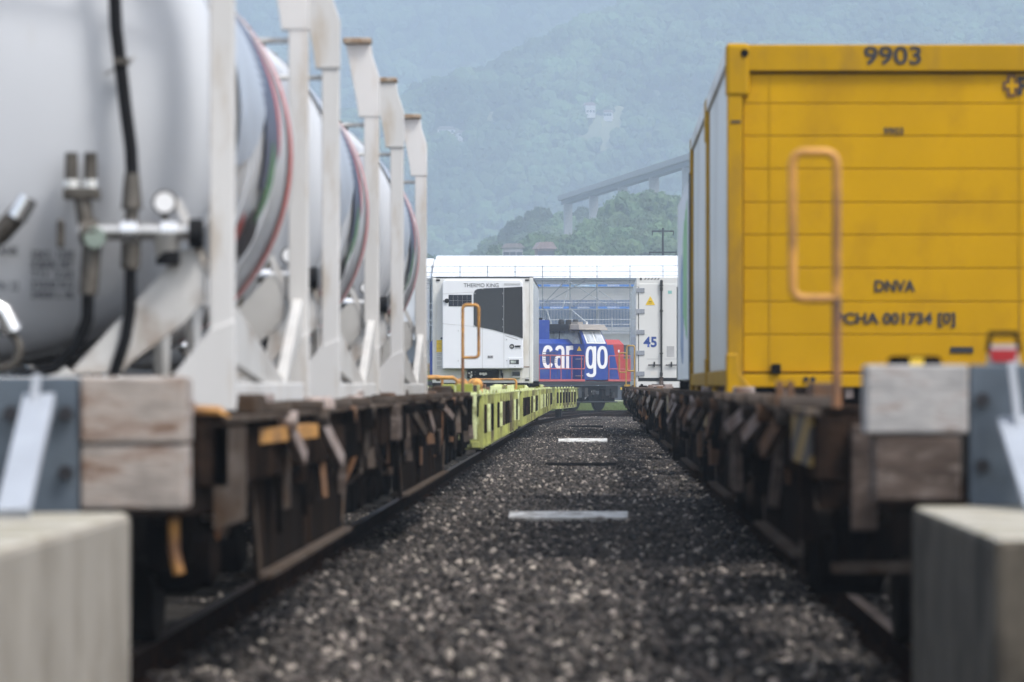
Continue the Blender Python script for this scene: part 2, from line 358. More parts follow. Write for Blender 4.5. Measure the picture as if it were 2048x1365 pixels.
def crown(seed, fine=False):
    r = random.Random(seed); vs = []; fs = []
    lumps = [(0, 0, .62, .42)]+[(math.cos(a)*r.uniform(.22, .36), math.sin(a)*r.uniform(.22, .36), r.uniform(.35, .8), r.uniform(.2, .32)) for a in [k*1.05+r.random()*.6 for k in range(6)]]
    if fine: lumps = [(0, 0, .55, .33)]+[(.36*math.cos(a)*math.sin(e), .36*math.sin(a)*math.sin(e), .56+.36*math.cos(e), r.uniform(.10, .2)) for a, e in [(r.uniform(0, 6.28), r.uniform(.1, 2.0)) for k in range(20)]]
    for (cx, cy, cz, cr) in lumps:
        bm = bmesh.new(); bmesh.ops.create_icosphere(bm, subdivisions=3 if fine else 2, radius=cr)
        off = Vector((r.random()*50, r.random()*50, 0))
        b = len(vs)
        for v in bm.verts:
            d = 1+.42*noise.noise(v.co*7+off)+.25*noise.noise(v.co*17+off)
            if fine: d += .30*noise.noise(v.co*30+off)+.2*noise.noise(v.co*60+off)
            vs.append((cx+v.co.x*d, cy+v.co.y*d, cz+v.co.z*d))
        for f in bm.faces: fs.append(tuple(b+v.index for v in f.verts))
        bm.free()
        for k in range(200 if fine else 60):       # loose leaf clumps round each lump
            t = Vector((r.gauss(0, 1), r.gauss(0, 1), r.gauss(0, 1)+.3)).normalized()*cr*r.uniform(.95, 1.22)
            c = Vector((cx, cy, cz))+t; q = .03 if fine else .045
            p = [c+Vector((r.uniform(-q, q), r.uniform(-q, q), r.uniform(-q, q))) for _ in range(3)]
            b = len(vs); vs += [tuple(w) for w in p]; fs.append((b, b+1, b+2))
    b = len(vs)
    for k in range(6): vs.append((.03*math.cos(k*1.047), .03*math.sin(k*1.047), -.1))
    for k in range(6): vs.append((.02*math.cos(k*1.047), .02*math.sin(k*1.047), .5))
    for k in range(6): fs.append((b+k, b+(k+1) % 6, b+6+(k+1) % 6, b+6+k))
    me = bpy.data.meshes.new('tree_crown'); me.from_pydata(vs, [], fs); me.materials.append(M['leaf']); return me
crowns = [crown(i) for i in range(7)]
fine_crowns = [crown(40+i, True) for i in range(5)]
def forest(x0, x1, y0, y1, sp, size, test=None, name='forest', protos=None):
    P, Q, Z = [], [], []
    y = y0
    while y < y1:
        x = x0(y)
        while x < x1(y):
            px_ = x+rng.uniform(-.45, .45)*sp; py_ = y+rng.uniform(-.45, .45)*sp
            x += sp
            if blocked(px_, py_) or (test and not test(px_, py_)): continue
            s = size*rng.uniform(.65, 1.35)*(1+.35*fbm(px_, py_, 70, 2))
            P.append((px_, py_, hz(px_, py_)-.05*s)); Q.append((rng.uniform(-.1, .1), rng.uniform(-.1, .1), rng.uniform(0, 6.28)))
            Z.append((s, s, s*rng.uniform(.85, 1.25)))
        y += sp*.9
    return scatter(name, P, Q, Z, protos or crowns, kind='stuff', label='dense broadleaf forest on the hillside', category='forest')
shed_pts = [(-18.3, 1000), (-10.6, 1000)]
def near_ok(x, y):
    if 1180 < y < 1460:                         # keep the viaduct's corridor open
        xb = -9+(1447-y)/251*31
        if abs(x-xb) < 9: return False
    for (sx, sy) in shed_pts:
        if y < sy+6 and abs(x-sx*y/sy) < 3.4: return False
    return True
forest(lambda y: -.16*y, lambda y: .13*y, 800, 1620, 6.0, 8.5, near_ok, 'forest', fine_crowns)
f2 = forest(lambda y: -.135*y-40, lambda y: .115*y+40, 2530, 3260, 7.2, 10.5, None, 'hillside_forest'); f2['label'] = 'hazy forest covering the mountain slope behind the viaduct'
f3 = forest(lambda y: -.135*y-40, lambda y: .06*y, 3720, 4700, 13, 17, None, 'far_forest'); f3['label'] = 'bluest far forest at the upper left of the mountain'

# ------------------------------------------------------------------ hill houses, viaduct, pylon
def house(loc, w, d, h, rh, label, rz=0, wall='housewhite', roof='houseroof', floors=2, group='houses on the hillside'):
    t = thing('house', label, 'house', loc, rz, group)
    MB().box(-w/2, w/2, -d/2, d/2, -2, h).build('wall', wall, t)
    MB().prism([(-w/2-.5, h+.01), (w/2+.5, h+.01), (w/2-w*.12, h+rh), (-w/2+w*.12, h+rh)], 1, -d/2-.5, d/2+.5).build('roof', roof, t)
    for fl in range(floors):
        for k in range(3):
            x = -w/2+w*(k+.5)/3
            z = .9+fl*2.8
            if z+1.3 < h: MB().box(x-.6, x+.6, -d/2-.06, -d/2+.02, z, z+1.3).build('window', 'housedark', t)
    return t
x, y, z = spots['a']; house((x-2, y, z+1.5), 5.4, 6, 4.8, 1.7, 'pinkish two storey house on a mountain meadow above the viaduct', .25, 'housewhite', 'roofpink')
house((x+8.5, y-3, z-.5), 4.4, 5, 2.8, 1.5, 'small gabled annex right of the pinkish mountain house', -.2, 'housewhite', 'roofpink', 1)
x, y, z = spots['b']; house((x, y, z), 6.5, 6, 4.0, 1.5, 'lone white chalet high on the left of the mountain slope', .1)
x, y, z = spots['c']; house((x, y, z), 10, 6, 2.6, 1.8, 'low white farmhouse in a clearing left on the mountain slope', 0, 'housewhite', 'houseroof', 1)
x, y, z = spots['d']; house((x, y, z), 6, 6, 2.4, 1.8, 'little white cabin beside the low white farmhouse', .3, 'housewhite', 'houseroof', 1)
house((-16.7, 1000, H+24.3), 3.9, 5, 3.0, .9, 'white shed with grey roof peeking over the left part of the warehouse roof', .05, 'housewhite', 'houseroof', 1, 'sheds behind the warehouse roof')
house((-10.3, 1000, H+24.5), 3.3, 5, 2.6, 1.4, 'brown roofed shed just right of the white shed above the warehouse roof', .15, 'roofpink', 'roofpink', 1, 'sheds behind the warehouse roof')
x, y, z = ray(1098, 392, 1100, 3300)
house((x, y, z), 2.6, 3, 4.5, .6, 'tiny white tower hut at the left end of the viaduct', 0, 'housewhite', 'housewhite', 1)

br = thing('viaduct', 'long hazy motorway viaduct on tall piers crossing the wooded slope', 'bridge', (0, 0, 0))
def bp(t): return Vector((-9+31*t, 1447-251*t, 0))
d_ = (bp(1)-bp(0)).normalized(); nrm = Vector((d_.y, -d_.x, 0))
A = bp(.0); B = bp(1.75)
def strip(mb, off0, off1, z0, z1):
    vs = []
    for P in (A, B):
        for (o_, z_) in ((off0, z0), (off1, z0), (off1, z1), (off0, z1)): vs.append(P+nrm*o_+Vector((0, 0, z_)))
    mb.add(vs, [(0, 1, 2, 3), (4, 7, 6, 5), (0, 4, 5, 1), (1, 5, 6, 2), (2, 6, 7, 3), (3, 7, 4, 0)]); return mb
ZB = 55.5
strip(MB(), -2.0, 2.0, ZB-1.1, ZB-.3).build('deck', 'bridge', br)
strip(MB(), -1.1, 1.1, ZB-2.2, ZB-1.11).build('girder', 'bridgedark', br)
strip(strip(MB(), -2.1, -1.9, ZB-.9, ZB+.4), 1.9, 2.1, ZB-.9, ZB+.4).build('parapet', 'bridge', br)
for t in (.03, .268, .516, .76, .995, 1.23, 1.47, 1.7):
    p = bp(t); zz = hz(p.x, p.y)-3
    v_ = [p+d_*a*1.2+nrm*b*1.15+Vector((0, 0, z_)) for z_ in (zz, ZB-2.21) for a, b in ((-1, -1), (1, -1), (1, 1), (-1, 1))]
    MB().add(v_, [(0, 1, 2, 3), (4, 7, 6, 5), (0, 4, 5, 1), (1, 5, 6, 2), (2, 6, 7, 3), (3, 7, 4, 0)]).build('pier', 'bridge', br)

py_ = thing('utility_pole', 'dark power pole with two cross arms above the warehouse roof', 'utility pole', (2.84*2.45, 520, -.35))
MB().tube([(0, 0, 0), (0, 0, 17.9)], [.17, .1], 8).build('pole', 'dark', py_)
for zz, w in ((17.5, 1.15), (15.3, 1.45)):
    a = MB().box(-w, w, -.08, .08, zz, zz+.13).build('cross_arm', 'dark', py_)
    for sx in (-1, 1): MB().tube([(sx*w*.95, 0, zz), (sx*w*.95, 0, zz-.35)], .05, 6).build('insulator', 'dark', a)

# ------------------------------------------------------------------ warehouse and scaffold
SW = 21.4; YW = 467.3
def wx(u): return (u-1192)/SW
def wz(v): return H+(770-v)/SW
wh = thing('warehouse', 'long white roofed warehouse with a grey and blue striped wall behind the scaffold', 'building', (wx(1110), YW+1.6, -.35))
x0, x1 = wx(862), wx(1700)
y0 = YW+1.6; D = 36
def wb(a, b, z0, z1, m, name, dy=0.): return MB(wh).box(a, b, y0-dy, y0+D, z0, z1).build(name, m, wh)
wb(x0, x1, -.35, wz(690), 'walldark', 'base_opening_shade', -.6)  # dark colour paints the shade inside the open lower storey
wb(x0, x1, wz(690)+.01, wz(668), 'wallgrey', 'lintel_band', .4)
wb(x0, x1, wz(668)+.01, wz(654), 'wallgrey', 'lower_wall')
wb(x0, x1, wz(654)+.01, wz(600), 'wallblue', 'blue_wall', .02)
wb(x0, x1, wz(600)+.01, wz(557), 'wallgrey', 'upper_wall')
m_ = MB(wh)
n_ = 120                                  # ribs of the wall sheet, real relief
for k in range(280):
    xx = x0+(x1-x0)*(k+.5)/280
    if xx < wx(1400): m_.box(xx-.022, xx+.022, y0-.035, y0+.0, wz(653.5), wz(557.5))
m_.build('sheet_ribs', 'wallgrey', wh, kind='stuff')
# sloping roof of standing seam strips
zr0, zr1 = wz(556), wz(507)
xe0, xe1 = wx(862), wx(868)
npan = 60
for k in range(npan):
    a = k/npan; b = (k+1)/npan
    xa0 = xe0+(x1-xe0)*a+.012; xb0 = xe0+(x1-xe0)*b-.012; xa1 = xe1+(x1-xe1)*a+.012; xb1 = xe1+(x1-xe1)*b-.012
    if xa0 > wx(1420): continue
    m_ = MB(wh)
    prof = [(y0-.5, zr0), (y0+1.2, zr0+.95), (y0+4.5, zr1-.25), (y0+7, zr1)]
    vs = []
    for i, (yy, zz) in enumerate(prof):
        t = (zz-zr0)/(zr1-zr0)
        xa = xa0+(xa1-xa0)*t; xb = xb0+(xb1-xb0)*t
        vs += [(xa, yy, zz), (xb, yy, zz), (xb, yy, zz-.12), (xa, yy, zz-.12)]
    fs = []
    for i in range(3):
        for q in range(4): fs.append((i*4+q, i*4+(q+1) % 4, (i+1)*4+(q+1) % 4, (i+1)*4+q))
    fs += [(0, 1, 2, 3), (12, 15, 14, 13)]
    m_.add(vs, fs).build('roof_panel', 'bigroof', wh)
MB(wh).add([(xe0, y0-.4, zr0-.14), (x1, y0-.4, zr0-.14), (x1, y0+7, zr1-.14), (xe1, y0+7, zr1-.14), (x1, y0+D, zr1-.3), (xe1, y0+D, zr1-.3), (x1, y0+D, zr0-.3), (xe0, y0+D, zr0-.3)],
    [(0, 1, 2, 3), (3, 2, 4, 5), (5, 4, 6, 7), (0, 3, 5, 7), (1, 6, 4, 2), (0, 7, 6, 1)]).build('roof_base', 'bigroof', wh)
MB(wh).box(x0, x1, y0-.62, y0-.51, zr0-.16, zr0+.02).build('gutter', 'pole', wh)
# left wing
wl = thing('annex_building', 'grey annex with pale roof left of the warehouse', 'building', (wx(800), YW+3, -.35))
MB(wl).box(wx(500), wx(857), YW+3, YW+28, -.35, wz(556)).build('wall', 'wallgrey', wl)
MB(wl).prism([(YW+2.6, wz(556)), (YW+10, wz(512)), (YW+28, wz(512)), (YW+28, wz(556))], 0, wx(500), wx(860)).build('roof', 'bigroof', wl)
MB(wl).box(wx(505), wx(850), YW+2.8, YW+2.99, -.2, wz(682)).build('gate', 'walldark', wl)
MB(wl).box(wx(505), wx(856), YW+2.6, YW+2.99, wz(680), wz(672)).build('canopy', 'wallgrey', wl)

sc_ = thing('scaffold', 'grey tube scaffold with blue toe boards in front of the warehouse wall', 'scaffold', (wx(1110), YW, -.35))
us = [864, 920, 975, 1030, 1085, 1140, 1194, 1260, 1326, 1392]
for i, u in enumerate(us):
    MB(sc_).tube([(wx(u), YW, -.35), (wx(u), YW, wz(531))], .045, 6).build('standard', 'pole', sc_)
    if u < 1250: MB(sc_).tube([(wx(u+2.6), YW+.9, -.35), (wx(u+2.6), YW+.9, wz(597))], .045, 6).build('standard', 'polel', sc_)
a, b = wx(us[0]), wx(us[-1])
for v, m_n in ((533, 'pole'), (544, 'pole'), (553, 'pole'), (560, 'pole'), (566, 'pole'), (575.6, 'pole'), (606, 'polel'), (619.6, 'polel'), (640, 'polel'), (650, 'polel')):
    MB(sc_).tube([(a-1, YW-.05, wz(v+1.2)), (b, YW-.05, wz(v-1.2))], .028, 5).build('ledger', m_n, sc_)
for lev, v in enumerate((575, 618.6, 662)):
    MB(sc_).box(a, b, YW+.02, YW+.9, wz(v+1)-.02, wz(v)+.0).build('platform', 'pole', sc_)
for lev, v in enumerate((571, 615.2)):
    for i in range(len(us)-2):
        u0, u1 = us[i]+2, us[i+1]-2
        pale = (i == 5 and lev == 0); same = (i == 5 and lev == 1)
        tb = MB(sc_).box(wx(u0), wx(u1), YW-.10, YW-.06, wz(v+2.6), wz(v-1.6)).build('toe_board', 'toe2' if pale else ('wallblue' if same else 'toe'), sc_)
        w = 24/SW
        lettering('ISOPONTE SA', wx((u0+u1)/2)-w/2-wh.location.x*0-sc_.location.x, -.105, wz(v+1.9)+.35, w, 2.9/SW, 'white', tb, .02)
        
for (u0, v0, u1, v1, m_n, th) in [(1131, 562, 1090, 605, 'pole', .04), (1135, 562, 1215, 612, 'pole', .03), (1194, 577, 1144, 615, 'pole', .035), (1094, 605, 1170, 562, 'pole', .035), (1137, 576, 1125, 617, 'polel', .05), (1093, 620, 1103, 650, 'polel', .05), (1144, 621, 1176, 648, 'polel', .03), (1198, 582, 1240, 610, 'pole', .03)]:
    (xa, za), (xb, zb) = (wx(u0), wz(v0)), (wx(u1), wz(v1))
    MB(sc_).tube([(xa, YW-.16, za), (xb, YW-.16, zb)], th, 6).build('brace', m_n, sc_)
fx = wx(1169); MB(sc_).box(fx-.2, fx+.2, YW-.3, YW-.1, wz(558), wz(556.3)).build('winch', 'dark', sc_)
MB(sc_).tube([(wx(1224), YW-.1, wz(668)), (wx(1224), YW-.1, wz(635))], .035, 6).build('standard', 'polel', sc_)

# ------------------------------------------------------------------ ground between the tracks
XL, XR = -2.90, 2.265
mb = MB(); vs = []; fs = []
xs = np.linspace(-9, 9, 73); yy = np.concatenate([np.arange(8, 60, .25), np.arange(60, 235, .8)])
for y in yy:
    for x in xs:
        mid = math.exp(-((x+.3)/1.3)**2)*.035
        z = -.19+mid+.028*noise.noise(Vector((x*1.3, y*.7, 0)))+.016*noise.noise(Vector((x*5, y*4, 2)))
        if abs(x) > 6: z -= (abs(x)-6)*.06
        vs.append((x, y, z))
nx = len(xs)
for j in range(len(yy)-1):
    for i in range(nx-1): fs.append((j*nx+i, j*nx+i+1, (j+1)*nx+i+1, (j+1)*nx+i))
mb.v = vs; mb.f = fs
mb.build('ballast_bed', 'ballast', None, True, kind='structure')
MB().box(-14, 14, 228, 231, -.34, -.14).build('path', 'gravelpath', kind='structure')
MB().box(-30, 30, 246, 455, -.35, -.16).build('meadow', 'meadow', kind='structure')
def rock(seed, m):
    r = random.Random(seed); bm = bmesh.new(); bmesh.ops.create_icosphere(bm, subdivisions=1, radius=.5)
    for v in bm.verts:
        v.co *= r.uniform(.72, 1.2); v.co.z *= .72; v.co.y *= .85
    me = bpy.data.meshes.new('stone'); bm.to_mesh(me); bm.free(); me.materials.append(M[m]); return me
rocks = [rock(i, 'stone') for i in range(6)]+[rock(10+i, 'stonemid') for i in range(5)]+[rock(16+i, 'stonedark') for i in range(5)]+[rock(30+i, 'stonelight') for i in range(1)]
P, Q, Z = [], [], []
def stones(n, ya, yb, s0, s1, xa=-2.5, xb=1.9):
    for _ in range(n):
        y = ya+(yb-ya)*rng.random()**.85; x = rng.uniform(xa, xb)
        mid = math.exp(-((x+.3)/1.3)**2)*.035
        z = -.19+mid+.028*noise.noise(Vector((x*1.3, y*.7, 0)))
        s = rng.uniform(s0, s1)
        P.append((x, y, z+s*.12)); Q.append(tuple(rng.uniform(0, 6.28, 3))); Z.append((s, s*rng.uniform(.7, 1.1), s*rng.uniform(.7, 1)))
stones(36000, 15, 60, .035, .105)
stones(36000, 60, 130, .04, .10)
stones(22000, 130, 225, .04, .09)
stones(6000, 15, 60, .03, .07, -4.6, -2.4)
stones(4000, 15, 60, .03, .07, 1.8, 4)
scatter('ballast_stones', P, Q, Z, rocks, kind='stuff', label='loose dark and pale ballast stones between the tracks', category='gravel')
# flat slabs lying across the strip
slabs = [(50.2, -.28, 1.2, 'slabwhite', 'whitest and nearest slab lying across the ballast between the tracks', .10, .05), (84, -.26, 1.2, 'slabdark', 'long dark slab across the ballast just beyond the nearest white one', .34, .05), (118, -.31, 1.16, 'slabwhite', 'second white slab across the ballast farther along the strip', .16, .05),
         (160, -.32, 1.1, 'slabdark', 'small dark slab across the ballast beside the lime wagons', .5, .06), (193, -.3, 1.1, 'sleeper', 'farthest thin grey slab across the ballast short of the rail curve', .3, .05)]
for y, x, w, m_n, lab, dd, hh in slabs:
    t = MB().box(-w/2, w/2, 0, dd+(.25 if m_n == 'slabwhite' else 0), 0, hh).build('concrete_slab', m_n, None, False, .01, label=lab, category='slab', group='slabs across the ballast strip')
    t.location = (x, y, -.14 if m_n == 'slabwhite' else -.12); t.rotation_euler = (R(1.5) if m_n == 'slabwhite' else 0, 0, R(random.uniform(-1.5, 1.5)))
    if m_n == 'slabwhite': t.rotation_euler.x = R(9)

# tracks
def rail_prof(): return [(-.075, -.172), (.075, -.172), (.075, -.155), (.012, -.13), (.012, -.045), (.036, -.032), (.036, 0), (-.036, 0), (-.036, -.032), (-.012, -.045), (-.012, -.13), (-.075, -.155)]
def make_rail(path, off, parent):
    mb = MB(); n = len(path); pr = rail_prof(); k = len(pr); vs = []
    for i, p in enumerate(path):
        d = (Vector(path[min(i+1, n-1)])-Vector(path[max(i-1, 0)])).normalized(); nn = Vector((d.y, -d.x, 0))
        for (a, z) in pr: vs.append(Vector(p)+nn*(off+a)+Vector((0, 0, z)))
    fs = [(i*k+j, i*k+(j+1) % k, (i+1)*k+(j+1) % k, (i+1)*k+j) for i in range(n-1) for j in range(k)]
    fs += [tuple(range(k)), tuple((n-1)*k+j for j in range(k))]
    o = mb.add(vs, fs).build('rail', 'rail', parent)
    o.data.materials.append(M['railtop'])
    for p in o.data.polygons:
        if p.index % k == 6 and p.index < (n-1)*k: p.material_index = 1
    return o
sleeper_me = MB().box(-1.3, 1.3, -.13, .13, -.33, -.172).mesh('sleeper', 'sleeper')
def track(path, label, step, ymax=1e9):
    t = thing('railway_track', label, 'railway track', path[0], 0, 'railway tracks')
    pl = [tuple(Vector(p)-Vector(path[0])) for p in path]
    for sgn in (-1, 1): make_rail(pl, sgn*.7535, t)
    acc = 0; i = 0
    L = sum((Vector(pl[i+1])-Vector(pl[i])).length for i in range(len(pl)-1)); s = .3
    while s < min(L, step*299):
        q = s; i = 0
        while i < len(pl)-2 and q > (Vector(pl[i+1])-Vector(pl[i])).length: q -= (Vector(pl[i+1])-Vector(pl[i])).length; i += 1
        d = (Vector(pl[i+1])-Vector(pl[i])).normalized(); p = Vector(pl[i])+d*q
        o = bpy.data.objects.new('sleeper', sleeper_me); C.objects.link(o); o.parent = t; o.location = p; o.rotation_euler = (0, 0, math.atan2(d.y, d.x)-math.pi/2)
        s += step
    return t
bend = [(XL, 165, 0)]
ang = 0; x, y = XL, 165.
for k in range(9):
    ang = min(ang+R(.6), R(3.6)); x += 9*math.sin(ang); y += 9*math.cos(ang); bend.append((x, y, 0))
track([(XL, 13, 0)]+bend, 'left railway track under the tank containers and lime wagons', .66)
track([(XR, 13, 0), (XR, 168, 0), (XR+.5, 185, 0), (XR+1.2, 226, 0)], 'right railway track under the yellow containers', .66)
LA = R(55)
ax = Vector((math.cos(LA), math.sin(LA), 0)); c0 = Vector((-1.77, 238.86, 0))
track([tuple(c0-ax*26), tuple(c0+ax*40)], 'far railway track slanting away under the blue locomotive', .7)
track([(-9, 205, -.01), (-3, 213, -.01), (4.5, 220, -.01), (16, 226, -.01)], 'branch track sweeping across the far end of the ballast strip', .7)

# ------------------------------------------------------------------ buffer stops
def buffer_stop(side):
    left = side < 0
    yb, xin = (18.8, -1.75) if left else (19.8, 1.25)          # inner face and far face of the concrete
    sx = -1 if left else 1
    t = thing('buffer_stop', 'left buffer stop of pale concrete with two pale timber blocks' if left else 'right buffer stop of dark stained concrete with one grey and one brown timber block', 'buffer stop', (xin+sx*.7, yb, 0), 0, 'buffer stops')
    b = MB(t)
    zt = .76
    L_ = 5.2 if left else 4.1
    xa, xb = (xin, xin+sx*1.9)
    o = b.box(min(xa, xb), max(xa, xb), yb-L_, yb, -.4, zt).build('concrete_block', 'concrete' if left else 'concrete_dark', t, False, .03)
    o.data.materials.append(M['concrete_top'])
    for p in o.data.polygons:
        if p.normal.z > .9: p.material_index = 1  # upward faces take a paler beige tone than the sides
    if left:
        bx0, bx1, zt1, zm, zb, yf = -1.965, -1.565, 1.27, 1.013, .765, 19.05
    else:
        bx0, bx1, zt1, zm, zb, yf = 1.08, 1.49, 1.32, 1.04, .775, 20.0
    MB(t).box(bx0, bx1, yf, yf+.35, zm+.004, zt1).build('timber_block', 'timber' if left else 'timber_grey', t, False, .012)
    MB(t).box(bx0 if left else bx0+.035, bx1-.004 if left else bx1-.03, yf+.01, yf+.36, zb, zm-.004).build('timber_block', 'timber' if left else 'timber_dark', t, False, .012)
    # steel plate beside the timber
    p0, p1 = (bx0-.31, bx0-.006) if left else (bx1+.006, bx1+.36)
    pl = MB(t).box(p0-(1.4 if left else 0), p1+(0 if left else 1.4), yf+.02, yf+.08, zb-.02, zt1-.0).build('mounting_plate', 'galv', t, False, .006)
    for zz in (zt1-.14, zb+.14):
        for xx in ((p1-.05, p1-.26) if left else (p0+.05, p0+.30)):
            MB(t).lathe([(-.03, .03), (0, .03)], xx, zz, yf+.02, 8).build('bolt', 'bolt', t)
    # slanting strut from the plate down to the concrete, toward the camera
    if left: top, bot, w, bl = (-2.114, 18.99, 1.19), (-2.10, 18.0, .775), .12, ((-2.12, 18.98, 1.27), (-2.150, 18.86, .985))
    else: top, bot, w, bl = (1.70, 19.94, 1.10), (1.72, 18.9, .775), .20, ((1.655, 19.93, 1.32), (1.685, 19.80, .99))
    MB(t).beam(top, bot, w, .04, (0, 1, .4)).build('strut', 'galvlight', t, False, .004)
    MB(t).beam(bl[0], bl[1], .028, .06, (0, 1, 0)).build('gusset_plate', 'galvlight', t)
    MB(t).box(p0-1.5 if left else p0, p1 if left else p1+1.5, yf+.1, yf+.3, zb, zt1-.06).build('back_beam', 'galv', t)
    return t
buffer_stop(-1); buffer_stop(1)

# ------------------------------------------------------------------ wagons
wheel_me = MB().lathe([(-.07, .13), (-.07, .40), (-.065, .46), (.05, .46), (.05, .49), (.07, .49), (.07, .13)], 0, 0, 0, 28, 0).mesh('wheel', 'wheel', True)
def bogie(parent, x, y, cf=0.0, m='under'):
    b = MB()
    for sx in (-1, 1):
        b.prism([(y-1.25, .42), (y-1.25, .62), (y-.6, .74), (y+.6, .74), (y+1.25, .62), (y+1.25, .42), (y+.6, .36), (y+.35, .28), (y-.35, .28), (y-.6, .36)], 0, x+sx*1.02-.06, x+sx*1.02+.06)
        for dy in (-.9, .9):
            b.lathe([(-.14, .13), (.10, .13), (.13, .07)], x+sx*1.12, .46, y+dy, 12, 0)
            for q in (-.17, .17): b.lathe([(.0, .075), (.22, .075)], x+sx*1.06, .45, y+dy+q, 8, 2)
    b.box(x-1, x+1, y-.2, y+.2, .45, .78)
    o = b.build('bogie', m, parent, True)
    for dy in (-.9, .9):
        MB().tube([(x-.7, y+dy, .46), (x+.7, y+dy, .46)], .075, 8).build('axle', 'wheel', o)
        for sx in (-1, 1):
            w = bpy.data.objects.new('wheel', wheel_me); C.objects.link(w); w.parent = o; w.location = (x+sx*.76, y+dy, .46)
            if sx > 0: w.rotation_euler = (0, 0, math.pi)
    return o
def loop(parent, x, y, z0, ztop, w, h, inward, m='orange', mp='orange_old', r=.0195):   # handrail: closed loop on a post
    def rr(cx, z, a, k=5): pass
    xa = x; xb = x+inward*-w          # post at xa, the loop reaches outward to xb
    c = .05; pts = [(xa, y, z0), (xa, y, ztop-c)]
    q = MB().tube([(xa, y, z0), (xa, y, ztop-h)], r*1.05, 8).build('handrail_post', mp, parent, True)
    sg = 1 if xb > xa else -1
    pts = []
    def arc(cx, cz, a0, a1):
        for k in range(5):
            a = a0+(a1-a0)*k/4; pts.append((cx+sg*c*math.cos(a), y, cz+c*math.sin(a)))
    pts.append((xa, y, ztop-h)); 
    arc(xa+sg*c, ztop-c, math.pi, math.pi/2); arc(xb-sg*c, ztop-c, math.pi/2, 0); arc(xb-sg*c, ztop-h+c, 0, -math.pi/2)
    pts.append((xa, y, ztop-h))
    MB().tube(pts, r, 8).build('handrail', m, parent, True)
